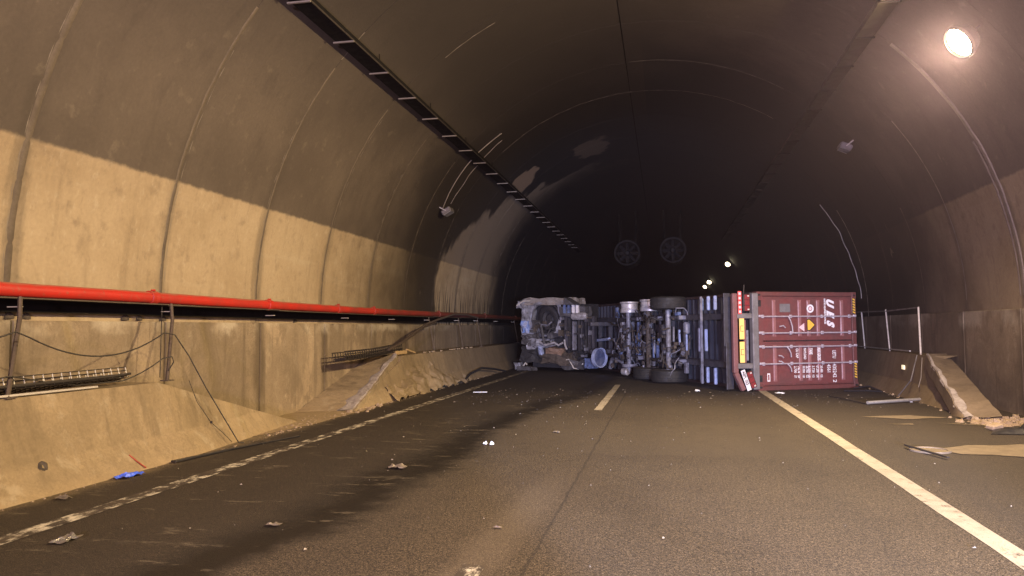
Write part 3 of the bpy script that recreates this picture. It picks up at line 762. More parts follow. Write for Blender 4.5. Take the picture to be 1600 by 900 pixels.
c2 += [Vector(p) for p in ((-6.26, 8.68, 1.24), (-6.26, 8.72, 1.17), (-6.29, 8.66, 1.06))]
o = MB().tube(c2, .0075, 6).build('loose_cable', CABLE, smooth=True)
tag(o, 'lower black cable sagging through the wire tray and looping round the second post', 'cable')
c3 = [(-6.16, 8.9, .92), (-6.10, 9.0, .62), (-5.99, 9.15, .34), (-5.93, 9.3, .20), (-5.86, 9.45, .04)]
b = MB(); b.tube(c3, .004, 5); b.lathe([(0, -.02), (.013, -.012), (.015, .01), (0, .022)], (-5.985, 9.15, .34), n=8)
tag(b.build('thin_wire', CABLE, smooth=True), 'thin wire with a knot hanging down the near walkway face', 'wire')
b = MB(); b.bar((-5.72, 8.0, .012), (-5.55, 9.6, .012), .09, .02, bev=.006); b.bar((-5.60, 9.0, .018), (-5.30, 10.3, .012), .05, .014, bev=.004); b.jitter(.02, 2.5, 3)
tag(b.build('rubber_strip', TARP), 'flat dark rubber strip lying along the road edge below the cable', 'rubber strip')
b = MB(); b.tube([(-5.80, 7.62, .02), (-5.86, 7.55, .10), (-5.93, 7.5, .18)], .007, 6)
tag(b.build('red_stick', REDROD), 'short red stick leaning on the toe of the near walkway', 'stick')
# dark crater in the face of the near walkway
b = MB(); b.lathe([(.0, -.004), (.02, -.002), (.04, .006), (.058, -.004)], (0, 0, 0), (.82, 0, .57), 14); b.jitter(.012, 22, 2)
o = b.build('spall_crater', RUST, smooth=False, loc=(-5.975, 6.35, .262)); o['label'] = 'rough dark crater broken into the near walkway face'; o['category'] = 'crater'

# wire basket cable trays
def wire_tray(root_loc, rz, tilt, n, pitch, w, h, label, dark, bent=0.0, wr=.0062):
    root = tag(empty('wire_tray', root_loc, rz), label, 'cable tray'); L = n*pitch
    root.rotation_euler = (tilt[0], tilt[1], rz)
    for x, z in ((-w/2, h), (-w/2, h*.5), (-w/2, 0), (-w/4, 0), (0, 0), (w/4, 0), (w/2, 0), (w/2, h*.33), (w/2, h*.66), (w/2, h)):
        MB().tube([(x, -.02, z), (x, L*.5, z-bent*.5), (x, L+.02, z)], wr, 5).build('wire', dark, root)
    pr = None
    for i in range(n+1):
        z = -bent*2*min(i/n, 1-i/n)*.5
        if pr is None:
            pr = MB().tube([(-w/2, 0, h), (-w/2, 0, 0), (w/2, 0, 0), (w/2, 0, h)], wr, 5).build('rung', GALV if n < 25 else dark, root, loc=(0, i*pitch, z))
        else: dup(pr, root, (0, i*pitch, z))
    return root
tr = wire_tray((-6.42, 5.0, .965), 0, (R(.6), R(-16), 0), 24, .122, .24, .12, 'black wire basket tray lying on top of the near walkway by the posts', STEEL_DARK)
for i in range(5):
    b = MB(); pp = [(-.09+.045*i, -.3, .016+.012*i), (-.05+.05*i, 1.2, .02), (-.06+.05*i, 2.6, .018), (-.05+.05*i, 2.95, .03)]
    b.tube(pp, .016, 6); b.build('tray_cable', CABLE, tr, smooth=True)
tr2 = wire_tray((-6.50, 14.35, .94), R(-1.0), (R(1.6), R(-8), 0), 26, .125, .28, .17, 'dark wire basket tray jutting out over the broken left ramp', STEEL_DARK, .06, .011)
for i in range(5): MB().tube([(-.10+.05*i, .0, .03), (-.09+.05*i, 1.6, .02-.05*(i % 2)), (-.1+.05*i, 3.3, .03)], .022, 6).build('tray_cable', CABLE, tr2, smooth=True)
# pale timber and plastic scraps on the walkway tops
b = MB(); b.bar((-6.25, 5.2, .955), (-6.235, 7.35, .955), .035, .022, bev=.004); tag(b.build('timber_lath', PALE_BAR), 'pale lath lying on the lip of the near walkway beside the wire tray', 'lath')
b = MB(); b.bar((-6.35, 17.1, 1.0), (-6.35, 17.9, 1.0), .10, .09, bev=.01); b.bar((-6.32, 17.9, 1.06), (-6.30, 18.5, .96), .05, .04, bev=.008)
tag(b.build('timber_block', WOODP), 'pale timber block on the walkway beside the far wire tray', 'timber')
b = MB()
for _ in range(26):
    y = rnd.uniform(18.6, 24.5); b.box((-6.28+rnd.gauss(0, .03), y, .95), (rnd.uniform(.02, .05), rnd.uniform(.04, .16), rnd.uniform(.01, .035)), Matrix.Rotation(rnd.uniform(-.4, .4), 3, 'Z'))
tag(b.build('debris', STONE), 'pale crumbs along the lip of the far walkway', kind='stuff')
# dead hose and torn sheet at the foot of the far walkway
b = MB(); b.tube([(-5.72, 21.2, .05), (-5.8, 22.3, .22), (-5.78, 23.6, .30), (-5.7, 25.2, .18), (-5.55, 26.2, .05)], .035, 8)
tag(b.build('hose', TARP, smooth=True), 'dark hose arching along the foot of the far left walkway', 'hose')
b = MB()
b.grid(lambda u, v: Vector((-5.86-.40*v+.12*noise.noise(Vector((u*7, v*4, 1))), 15.6+6.8*u, .03+.80*v*(.35+.65*math.sin(math.pi*min(1, .12+u*.9))**2)*.9))+Vector((.10*(1-v)+.07, 0, 0)), 70, 16)
b.jitter(.10, 3.4, 4)
o = tag(b.build('fallen_sheet', BARRIER, smooth=True), 'crumpled dusty membrane slumped against the far left walkway', 'sheet')

# ------------------------------------------------------------------ cable trays under the vault
def roof_tray(ang, rr, label, mat, hang_mat, lip_mat, ys, width=.30):
    th = R(ang); c = prof(th, rr); nrm = Vector((math.cos(th), 0, math.sin(th))); tan = Vector((-math.sin(th), 0, math.cos(th)))
    rot = Matrix.Identity(4)
    root = tag(empty('cable_tray'), label, 'cable tray'); root.matrix_world = Matrix.Translation(c) @ rot
    pr = ph = pl = None
    y = -13.0
    while y < 46:
        if pr is None:
            b = MB(); b.box((0, 1.5, 0), (width, 2.99, .008)); b.box((-width/2, 1.5, .045), (.008, 2.99, .09)); b.box((width/2, 1.5, .045), (.008, 2.99, .09))
            pr = b.build('tray_section', mat, root, loc=(0, y, 0))
            b = MB(); b.bar((-width/2-.005, .005, .0), (-width/2-.005, 2.995, .0), .012, .03); b.v = [(-p[0], p[1], p[2]+.004) for p in b.v] if c.x < 0 else b.v; pl = b.build('tray_lip', lip_mat, root, loc=(0, y, 0))
        else: dup(pr, root, (0, y, 0)); dup(pl, root, (0, y, 0))
        y += 3.0
    for y in ys:
        if ph is None:
            b = MB(); b.box((-.01, 0, -.020), (width+.06, .035, .024)); ph = b.build('hanger', hang_mat, root, loc=(0, y, 0))
        else: dup(ph, root, (0, y, 0))
    pr = None
    for y in ys[::2]:
        if pr is None: pr = MB().tube([(0, 0, .0), (0, 0, 7.9-c.z-.45)], .008, 5).build('hanger_rod', TRAY_BLACK, root, loc=(0, y, 0))
        else: dup(pr, root, (0, y, 0))
    return root
ys = [9.76+1.55*k for k in range(-14, 23)]
roof_tray(137.0, 6.36, 'black cable tray with pale cross hangers running under the left of the vault', TRAY_BLACK, paint('hanger_paint', (.20, .175, .145), .6, .1, (.12, .1, .08), .5, 8), STEEL_DARK, ys)
roof_tray(49.8, 6.36, 'dusty brown cable tray under the right of the vault above the lamp', TRAY_DUST, TRAY_DUST, TRAY_DUST, ys)

# ------------------------------------------------------------------ tunnel lamps on the right, and their light
def lamp(loc, aim, lit, label, group=None, glow=LAMP_GLOW, r_=.24):
    root = tag(empty('tunnel_lamp', loc), label, 'lamp', group)
    d = Vector(aim).normalized(); q = d.to_track_quat('Z', 'Y').to_matrix()
    def T(b): b.v = [tuple(q @ Vector(p)) for p in b.v]; return b
    b = MB(); b.lathe([(r_+.03, .02), (r_+.035, -.03), (r_*.9, -.16), (r_*.4, -.24), (0, -.25)], (0, 0, 0), n=24); T(b).build('housing', TRAY_DUST, root, smooth=True)
    b = MB(); b.lathe([(0, .028), (r_*.55, .024), (r_*.9, .008), (r_, -.012)], (0, 0, 0), n=24); T(b).build('lens', glow if lit else PLASTIC_W, root, smooth=True)
    b = MB(); b.lathe([(r_+.005, -.01), (r_+.035, -.01), (r_+.035, .035), (r_+.005, .035)], (0, 0, 0), n=24, close=True); T(b).build('rim', STEEL_DARK, root, smooth=True)
    out = Vector((loc[0]-CX, 0, loc[2]-CZ)).normalized(); gap = RAD-(Vector((loc[0]-CX, 0, loc[2]-CZ)).length)
    b = MB(); b.bar((0, -.1, 0), out*gap+Vector((0, -.1, 0)), .05, .03); b.bar((0, .1, 0), out*gap+Vector((0, .1, 0)), .05, .03); b.build('arm', STEEL_DARK, root)
    return root
AIM = (-.80, -.16, -.58)
labs = ['big glowing round lamp on the right of the vault beside the pale joint strip', 'assumed unseen lamp of the right row just ahead of the camera position, overhead', 'assumed unseen lamp of the right row well behind the camera']
for y, p, lb in zip(LAMP_Y, LAMP_POWER, labs):
    lamp((4.5, y, 5.89), AIM, True, lb, 'lamps of the right row')
    a = Vector(AIM).normalized()
    l = bpy.data.lights.new('lamp_light', 'AREA'); l.shape = 'DISK'; l.size = .40; l.energy = p; l.color = SODIUM
    o = bpy.data.objects.new('lamp_light', l); col.objects.link(o); o.location = Vector((4.5, y, 5.89))+a*.06
    o.rotation_euler = Vector((-.86, -.02, -.56)).to_track_quat('-Z', 'Y').to_euler()
for y, z, lb in ((54.6, 5.97, 'brightest of the three small far lamps above the trailer'), (76.6, 6.0, 'middle one of the three small far lamps above the trailer'), (84.5, 5.95, 'lowest and farthest of the three small far lamps above the trailer')):
    lamp((4.5, y, z), (-.35, -.75, -.5), True, lb, 'lamps of the right row', FAR_GLOW, .17 if y < 60 else .20)

# unlit flood lights beside the joint
def flood(th, y, label, flip):
    t_ = R(th); p = prof(t_, RAD); inn = -Vector((math.cos(t_), 0, math.sin(t_)))
    root = tag(empty('flood_light', p+Vector((0, y, 0))), label, 'flood light')
    a = inn*.20; dn = Vector((0, 0, -1)); ax = Vector((0, 1, 0))
    q = Matrix((ax, (inn*.7+dn*.7).normalized().cross(ax), (inn*.7+dn*.7).normalized())).transposed()
    b = MB(); b.box(a, (.40, .30, .15), q, bev=.03); b.build('housing', FRAME_G, root)
    b = MB(); b.box(a+q @ Vector((0, 0, .080)), (.34, .24, .012), q); b.build('lens', CABWHITE, root)
    b = MB(); b.bar(inn*.0+Vector((0, -.22, 0)), a+Vector((0, -.22, 0)), .03, .03); b.bar(Vector((0, .22, 0)), a+Vector((0, .22, 0)), .03, .03); b.bar(a+Vector((0, -.23, 0)), a+Vector((0, .23, 0)), .02, .02)
    b.build('bracket', GALV, root)
flood(152.2, 20.76, 'small unlit flood light on the left of the vault below the cable tray', 0)
flood(39.4, 19.84, 'small unlit flood light hanging on the right of the vault', 1)
o = MB().tube([prof(R(a), RAD-.03)+Vector((0, 20.75-.25*math.sin((a-128)/24*3.1)+.05*noise.noise(Vector((a*.4, 0, 0))), 0)) for a in range(128, 153, 2)], .016, 6).build('lamp_cable', STRIP_PALE, smooth=True)
tag(o, 'pale cable running down the vault to the left flood light', 'cable')
# wavy lead next to the white strip behind the container
o = MB().tube([prof(R(a), RAD-.03)+Vector((0, 25.25+.22*noise.noise(Vector((a*.23, 3, 0)))+.02*a, 0)) for a in range(4, 34, 1)], .011, 6).build('lamp_cable', STRIP_WHITE, smooth=True)
tag(o, 'wavy white lead on the right vault beside the white strip behind the container', 'cable')

# jet fans under the crown, far back
def jet_fan(loc, label):
    root = tag(empty('jet_fan', loc), label, 'jet fan', 'jet fans under the crown'); r_ = .68
    m1 = FAN = paint('sooty_fan_steel', (.013, .0125, .014), .7, 0, (.012, .011, .011), .5, 4)
    b = MB(); b.lathe([(r_, 0), (r_+.07, -.04), (r_+.08, .02), (r_+.02, .25), (r_, 3.2), (r_-.03, 3.2), (r_-.05, .1), (r_-.02, .01)], (0, 0, 0), (0, 1, 0), 32, close=True); b.build('casing', m1, root, smooth=True)
    b = MB(); b.lathe([(0, .0), (.10, .02), (.17, .12), (.19, .5), (.19, 1.2)], (0, .0, 0), (0, 1, 0), 20); b.build('hub', FAN, root, smooth=True)
    bl = None
    for k in range(8):
        if bl is None:
            b = MB(); b.grid(lambda u, v: Vector((.18+.44*u, .35+.16*(v-.5), .20*(v-.5)*(1-.3*u))), 4, 3); bl = b.build('blade', FAN, root, smooth=True)
            c = bl
        else: c = dup(bl, root)
        c.rotation_euler = (0, k*math.pi/4, 0)
    for s_ in (-.45, .45):
        for y in (.5, 2.6): MB().bar((s_, y, r_*.7), (s_*1.1, y, 8.5-loc[2]-abs(s_)*.2), .06, .06).build('hanger', TRAY_BLACK, root)
    for k in range(3):
        b = MB(); b.lathe([(.22+.14*k, -.01), (.235+.14*k, -.01), (.235+.14*k, .005), (.22+.14*k, .005)], (0, .0, 0), (0, 1, 0), 24, close=True); b.build('guard_ring', FAN, root)
jet_fan((.60, 44.0, 6.02), 'right of the two round jet fans in the dark above the truck')
jet_fan((-2.02, 44.0, 5.92), 'left of the two round jet fans in the dark above the truck')

# ------------------------------------------------------------------ railing on the right walkway
rl = tag(empty('railing', (5.6, 17.9, .93)), 'bent white tube railing on the right walkway beside the container', 'railing')
for (x, y, dx) in ((0, .35, -.06), (.02, 2.95, .0), (.03, 5.4, .0), (.03, 7.9, 0)):
    MB().tube([(x+dx, y-.25, 0), (x, y, 1.06)], .021, 8).build('post', GALV if y > 1 else PALE_BAR, rl, smooth=True)
MB().tube([(0, .35, 1.05), (.02, 2.95, 1.02), (.03, 5.4, 1.05), (.03, 7.9, 1.05)], .016, 8).build('top_rail', FRAME_G, rl, smooth=True)
MB().tube([(-.04, .9, .06), (.0, 2.9, .05), (.0, 7.9, .05)], .016, 8).build('bottom_rail', GALV, rl, smooth=True)
b = MB(); b.tube([(5.40, 17.8, .93), (5.17, 17.5, .40), (5.02, 17.9, .03)], .012, 6)
tag(b.build('leaning_rod', FRAME_G), 'thin rod leaning from the railing foot down to the road', 'rod')
b = MB(); b.tube([(5.30, 17.15, .90), (5.22, 17.0, .5), (5.15, 16.95, .3)], .008, 6)
tag(b.build('hanging_wire', STRIP_PALE), 'thin wire hanging down beside the top of the right ramp', 'wire')
b = MB(); b.tube([(3.95, 16.1, .05), (5.15, 16.9, .06)], .032, 10); b.box((4.95, 16.80, .03), (.05, .05, .05))
tag(b.build('fallen_post', GALV, smooth=True), 'pale metal post lying on the road in front of the right walkway', 'post')
b = MB(); b.tube([(3.6, 17.9, .02), (3.75, 17.0, .03), (3.95, 16.15, .02)], .014, 6)
tag(b.build('fallen_wire', CABLE), 'dark wire lying between the container and the fallen post', 'wire')
o = MB().tube([(4.2, 19.2, .03), (4.55, 18.7, .08), (4.95, 18.9, .05), (4.85, 19.6, .12), (4.6, 20.0, .03)], .02, 6).build('hose', TARP, smooth=True)
tag(o, 'short curled dark hose on the road by the container corner', 'hose')

# black heap by the right wall
b = MB()
def heap(u, v):
    x, y = 4.75+1.35*u, 12.05+.65*v; e = math.sin(math.pi*u)*math.sin(math.pi*v)
    p = Vector((x+.3*(v-.5), y, .0)); h = .11*e*(1+1.6*noise.noise(Vector((x*3.1, y*4.0, 0))))+.10*abs(noise.noise(Vector((x*6, y*7, 5))))*e
    return Vector((p.x, p.y, .012+max(0, h)))
b.grid(heap, 26, 16)
tag(b.build('plastic_heap', TARP), 'crumpled black plastic heap on the road below the right ramp', 'plastic sheet')
MB().tube([(5.3, 12.2, .14), (5.5, 12.2, .28), (5.55, 12.35, .12)], .012, 5).build('torn_strap', TARP, None)
bpy.data.objects['torn_strap']['label'] = 'thin black strap sticking up from the black plastic heap'; bpy.data.objects['torn_strap']['category'] = 'strap'
b = MB(); b.bar((5.55, 11.9, .05), (6.0, 11.5, .03), .07, .03, bev=.01); tag(b.build('timber_lath', PINK), 'pale pinkish lath sticking out of the black plastic heap', 'lath')
b = MB(); b.box((4.85, 12.55, .06), (.22, .13, .09), Matrix.Rotation(.5, 3, 'Z'), bev=.03); b.jitter(.03, 6, 1)
tag(b.build('concrete_chunk', STONE), 'pale concrete chunk beside the black plastic heap', 'stone')
b = MB(); b.box((5.75, 13.2, .05), (.24, .15, .08), Matrix.Rotation(-.3, 3, 'Z'), bev=.03); b.jitter(.03, 6, 4)
tag(b.build('concrete_chunk', STONE), 'pale concrete chunk against the wall at the right ramp foot', 'stone')

# small litter that one can point at
def crumple(name, c, size, mat, label, cat, seed, flat=.4, n=10):
    b = MB(); sx, sy, sz = size
    b.grid(lambda u, v: Vector((sx*(u-.5), sy*(v-.5), sz*(.5+1.3*noise.noise(Vector((u*3.1+seed, v*3.1, seed)))*1.0)*(1-(2*abs(u-.5))**3)*(1-(2*abs(v-.5))**3))), n, n)
    b.jitter(min(sx, sy)*.18, 2.2/min(sx, sy), seed)
    zmin = min(p[2] for p in b.v); b.v = [(p[0], p[1], p[2]-zmin) for p in b.v]
    o = b.build(name, mat, loc=(c[0], c[1], c[2] if len(c) > 2 else .008)); tag(o, label, cat); return o
crumple('plastic_scrap', (-5.68, 7.2), (.17, .30, .028), BLUEP, 'bright blue crumpled plastic scrap at the foot of the near walkway', 'litter', 1)
crumple('plastic_scrap', (-2.40, 9.99), (.055, .07, .05), PLASTIC_W, 'left of two bright white bits at the edge of the wet lane', 'litter', 2, n=5)
crumple('plastic_scrap', (-2.31, 9.98), (.06, .07, .045), PLASTIC_W, 'right of two bright white bits at the edge of the wet lane', 'litter', 3, n=5)
crumple('metal_scrap', (-2.98, 8.16), (.19, .16, .030), SCRAP, 'twisted metal scrap in the middle of the wet lane', 'scrap', 5)
crumple('metal_scrap', (-4.44, 4.95), (.14, .20, .025), paint('foil_scrap', (.42, .40, .36), .25, .7, (.1, .08, .06), .5, 30), 'shiny crumpled foil scrap near the left edge line close to the camera', 'scrap', 6)
crumple('cardboard_scrap', (-3.11, 5.62), (.12, .07, .010), SCRAP, 'flat brown shard on the wet lane near the camera', 'scrap', 7, n=5)
crumple('timber_splinter', (-1.31, 5.86), (.07, .03, .012), SCRAP, 'small brown splinter on the dry lane near the camera', 'scrap', 8, n=5)
crumple('metal_scrap', (-1.61, 11.3), (.10, .07, .02), SCRAP, 'small brown scrap on the dry lane ahead of the white bits', 'scrap', 9, n=5)
b = MB(); b.box((-4.45, 18.0, .015), (.34, .07, .012), Matrix.Rotation(.25, 3, 'Z')); tag(b.build('plastic_strip', PLASTIC_W), 'flat white strip beside the far left edge line', 'litter')
crumple('plastic_scrap', (.78, 18.9), (.12, .12, .05), PLASTIC_W, 'white scrap on the road below the rear wheels', 'litter', 11, n=5)
crumple('plastic_scrap', (2.63, 18.5), (.22, .10, .035), PLASTIC_W, 'flat white scrap beside the edge line under the container doors', 'litter', 12, n=5)
crumple('metal_scrap', (-5.55, 6.15), (.12, .08, .03), SCRAP, 'small pale ring of scrap in the gutter near the camera', 'scrap', 13, n=6)

# ------------------------------------------------------------------ the container, lying on its side
PHI = R(26.6); TRUCK = (2.26, 19.27, 0)
W, H_, L_ = 2.438, 2.896, 12.19                          # across (vertical now), height (to the right now), length
SOOTY_RAIL = paint('sooty_container_rail', (.040, .022, .021), .6, 0, (.018, .014, .014), .6, 3)
cont = tag(empty('shipping_container', TRUCK, PHI), 'dark red shipping container lying on its side with closed doors facing the camera', 'shipping container')
# local x: container height, y: away from the doors, z: container width
e_ = .004
def part(name, mat, b, parent=cont, smooth=False, label=None):
    o = b.build(name, mat, parent, smooth)
    if label: o['label'] = label
    return o
part('corner_post', CORTEN_DARK, MB().box((H_/2, .08, .055), (H_-.22, .15, .11), bev=.012))
part('corner_post', CORTEN_DARK, MB().box((H_/2, .08, W-.055), (H_-.22, .15, .11), bev=.012))
part('header', CORTEN_DARK, MB().box((H_-.065, .085, W/2), (.13, .15, W-.22), bev=.012))
part('sill', CORTEN, MB().box((.085, .085, W/2), (.17, .15, W-.22), bev=.012))
for y in (.089, L_-.089):
    for x in (.06, H_-.06):
        for z in (.08, W-.08):
            b = MB(); b.box((x, y, z), (.124, .182, .166), bev=.01); o = part('corner_casting', CORTEN_DARK, b)
            if y < 1:
                b = MB(); n = 12; b.prism([(math.cos(6.283*i/n)*.022, math.sin(6.283*i/n)*.045) for i in range(n)], (x, y-.0935, z), (0, 0, 1), (1, 0, 0), -.002)
                b.build('casting_hole', BLACKP, o)
# corrugated skins
def corr(fn, n, depth, name, mat):
    b = MB(); V = []; pr = ((0, 0), (.25, 0), (.38, 1), (.75, 1), (.88, 0))
    for i in range(n):
        for t_, d in pr: V.append(((i+t_)/n, d*depth))
    V.append((1, 0)); pts = []
    for t_, d in V: pts += [fn(t_, d, 0), fn(t_, d, 1)]
    b.add(pts, [(2*i, 2*i+1, 2*i+3, 2*i+2) for i in range(len(V)-1)]); return part(name, mat, b)
ya, yb = .18, L_-.18
corr(lambda t_, d, s_: (.13+(H_-.26)*s_, ya+(yb-ya)*t_, W-.05+d*.8), 44, .036, 'side_wall', CORTEN)
corr(lambda t_, d, s_: (.13+(H_-.26)*s_, ya+(yb-ya)*t_, .05-d*.8), 44, .036, 'side_wall', CORTEN)
corr(lambda t_, d, s_: (H_-.04+d*.6, ya+(yb-ya)*t_, .1+(W-.2)*s_), 44, .02, 'roof', CORTEN)
corr(lambda t_, d, s_: (.13+(H_-.26)*s_, L_-.05+d, .1+(W-.2)*t_), 10, .036, 'front_wall', CORTEN)
for z in (.035, W-.035):
    part('bottom_rail', SOOTY_RAIL, MB().box((.08, L_/2, z), (.16, L_-.37, .07))); part('top_rail', CORTEN_DARK, MB().box((H_-.04, L_/2, z), (.08, L_-.37, .07)))
b = MB(); b.box((.17, L_/2, W/2), (.03, L_-.4, W-.16)); part('floor', UNDER, b)
cm = None
y = .45
while y < L_-.3:
    if cm is None:
        b = MB(); b.box((.08, 0, W/2), (.13, .012, W-.15)); b.box((.012, .03, W/2), (.012, .06, W-.15)); cm = b.build('cross_member', UNDER, cont, loc=(0, y, 0))
    else: dup(cm, cont, (0, y, 0))
    y += .305
# doors
rib_x = (.50, 1.235, 1.50, 1.775, 2.48)
for (z0, z1) in ((.115, 1.205), (1.225, 2.325)):
    x0, x1 = .175, H_-.135
    b = MB(); b.box(((x0+x1)/2, .062, (z0+z1)/2), (x1-x0, .05, z1-z0), bev=.008); d_ = part('door', CORTEN, b)
    for xr in rib_x:
        b = MB(); za, zb = z0+.10, z1-.09; w0, w1, t_ = .052, .030, .020
        yb_ = .037
        V = [(xr-w0, yb_, za), (xr+w0, yb_, za), (xr+w0, yb_, zb), (xr-w0, yb_, zb), (xr-w1, yb_-t_, za+.05), (xr+w1, yb_-t_, za+.05), (xr+w1, yb_-t_, zb-.05), (xr-w1, yb_-t_, zb-.05)]
        b.add(V, [(0, 1, 5, 4), (1, 2, 6, 5), (2, 3, 7, 6), (3, 0, 4, 7), (4, 5, 6, 7)]); b.build('door_rib', RIDGE_LIT, d_)
    for (za, zb) in ((z0+.002, z0+.055), (z1-.055, z1-.002)):
        for (xa, xb) in ((x0+.02, .98), (1.06, 1.90), (1.98, x1-.02)):
            MB().box(((xa+xb)/2, .034, (za+zb)/2), (xb-xa, .012, zb-za-.016), bev=.004).build('door_frame_bar', CORTEN_DARK if (za < .2 or zb > 2.3) else CORTEN, d_)
b = MB(); b.box((1.5, .05, 1.215), (2.5, .06, .016)); part('door_gasket', BLACKP, b)
def xyzdoor(x, z, y=.03): return (x, y, z)
rod = None
for z in (1.825, 1.415, 1.075, .655):
    o = MB().tube([(.06, -.012, z), (H_-.05, -.012, z)], .019, 10).build('lock_rod', ROD, cont, smooth=True)
    for x in (.155, .95, 1.86, H_-.22):
        MB().box((x, .008, z), (.07, .045, .085), bev=.01).build('rod_bracket', ROD, o)
    for x in (.075, H_-.065): MB().box((x, -.005, z+.01), (.09, .05, .06), bev=.014).build('rod_cam', ROD, o)
for z, dz in ((1.825, -.42), (1.415, .10), (1.075, -.26), (.655, -.20)):
    x = .86 if dz < -.3 else .80
    pts = [(x, -.03, z), (x+.05, -.045, z+dz*.25), (x+.10, -.04, z+dz*.6), (x+.12, -.03, z+dz)] if abs(dz) > .15 else [(x-.2, -.03, z+.16), (x-.1, -.045, z+.18), (x-.03, -.03, z+.13)]
    MB().tube(pts, .016, 6).build('handle', ROD, cont, smooth=True)
for z in (.86, .72): MB().tube([(.56, -.02, z), (.63, -.045, z-.01), (.70, -.03, z-.06)], .017, 6).build('handle', ROD, cont, smooth=True)
for (x, z) in ((.075, 2.15), (.075, .30)):
    MB().box((x, .004, z), (.07, .016, .16), bev=.004).build('stop_block', BLACKP, cont)
# hazard stripes on the header
for z0 in (1.88, .24):
    b = MB(); b.box((H_-.075, .004, z0+.20), (.075, .006, .40)); o = part('hazard_strip', BLACKP, b)
    for k in range(6):
        z = z0+.012+k*.066; xa, xb = H_-.110, H_-.040
        b = MB(); b.prism([(xa, z+.026), (xb, z), (xb, z+.036), (xa, z+.062)], (0, .0, 0), (1, 0, 0), (0, 0, 1), .002); b.build('stripe', YELLOW_S, o)
# lettering: reads downwards, its top towards the container roof
DR = Matrix(((0, 1, 0), (0, 0, -1), (-1, 0, 0)))
FY = .0325
def dtext(s_, size, x, z, fit=None, **k):
    o = text(s_, size, cont, (x, k.pop('y', FY), z), DR, WHITE, **k)
    if fit:
        xs = [v.co.x for v in o.data.vertices]; f_ = fit/(max(xs)-min(xs))
        for v in o.data.vertices: v.co.x = (v.co.x-min(xs))*f_
    return o
for s_, z in (('U', 2.275), ('E', 1.97), ('S', 1.72)): dtext(s_, .275, 2.04, z, shear=.42, offset=.020, sx=.90)
for s_, z in (('UNITED EQUIPMENT', 2.275), ('SERVICES', 1.86)): dtext(s_, .062, 1.955, z, offset=.003, sx=.74 if 'U' == s_[0] else .9)
dtext('UETU', .148, 2.165, .965, .20, offset=.002); dtext('435242', .148, 2.165, .630, .35, offset=.002); dtext('2', .148, 2.165, .225, .075, offset=.002)
dtext('4561', .140, 2.00, .615, .20, offset=.002)
dtext('MAX GROSS', .130, 1.71, 1.035, .32, offset=.005, y=.0145)
dtext('TARE', .125, 1.475, 1.03, .16, offset=.005, y=.0145); dtext('PAYLOAD', .095, 1.325, 1.03, .28, offset=.003); dtext('CU CAP', .095, 1.10, 1.025, .24, offset=.003)
for x, a, b_ in ((1.785, '30.480', 'KGS'), (1.665, '67.200', 'LBS'), (1.545, '3.720', 'KGS'), (1.425, '8.200', 'LBS'), (1.375, '26.760', 'KGS'), (1.275, '59.000', 'LBS'), (1.135, '76.4', 'CBM'), (1.035, '2.700', 'CFT')):
    dtext(a, .095, x, .585, .17, offset=.002, y=.0145 if x > 1.4 else FY); dtext(b_, .085, x, .36, .07, offset=.002, y=.0145 if x > 1.4 else FY)
def disc(name, x, z, r_, mat, y=.0135, n=24, parent=cont):
    b = MB(); b.prism([(math.cos(6.2832*i/n)*r_, math.sin(6.2832*i/n)*r_) for i in range(n)], (x, y, z), (1, 0, 0), (0, 0, 1), .0015); return b.build(name, mat, parent)
o = disc('round_emblem', 1.53, 2.02, .105, WHITE); disc('emblem_ring', 1.53, 2.02, .058, CORTEN, .0118, parent=o); disc('emblem_dot', 1.53, 2.02, .042, PINK, .0100, parent=o)
def poly(name, pts, mat, y, parent=cont): return MB().prism(pts, (0, y, 0), (1, 0, 0), (0, 0, 1), .0015).build(name, mat, parent)
o = poly('triangle_sign', [(1.425, 1.76), (1.50, 1.77), (1.655, 1.63), (1.66, 1.59), (1.50, 1.45), (1.425, 1.46)], BLACKP, .0135)
poly('sign_face', [(1.44, 1.735), (1.495, 1.74), (1.635, 1.62), (1.635, 1.60), (1.495, 1.48), (1.44, 1.485)], YELLOW_S, .0118, o)
poly('triangle_sticker', [(1.18, 1.55), (1.345, 1.445), (1.345, 1.655)], PINK, .0135)
poly('grey_panel', [(.66, 1.93), (.96, 1.93), (.96, 2.14), (.66, 2.14)], FRAME_G, .0325)
o = poly('sticker', [(.265, .22), (.345, .22), (.345, .42), (.265, .42)], WHITE, .0325); poly('sticker_bar', [(.285, .25), (.325, .25), (.325, .39), (.285, .39)], LENS_RED, .031, o)

# ------------------------------------------------------------------ the skeletal trailer, seen from below
trl = tag(empty('container_trailer', TRUCK, PHI), 'overturned container trailer showing axles, wheels and rear lamps to the camera', 'trailer')
def tp(name, mat, b, smooth=False, label=None): return part(name, mat, b, trl, smooth, label)
for z in (.62, 1.84):
    b = MB(); b.box((-.28, 5.4, z), (.44, 10.0, .016)); b.box((-.06, 5.4, z), (.016, 10.0, .15)); b.box((-.50, 5.4, z), (.018, 10.0, .15)); tp('main_rail', CHASSIS, b)
for y, mt, x0 in ((1.15, CHASSIS, -.20), (3.9, CHASSIS, -.3), (5.35, CHASSIS, -.3), (6.75, CHASSIS_L, -.3), (7.6, CHASSIS, -.3), (8.6, CHASSIS, -.3), (9.6, CHASSIS, -.3)):
    tp('cross_beam', mt, MB().box((x0, y, 1.23), (.16, .11, 1.18), bev=.02))
tp('axle_beam', CHASSIS_L, MB().box((-.62, 1.62, 1.23), (.07, .07, 2.30), bev=.02))
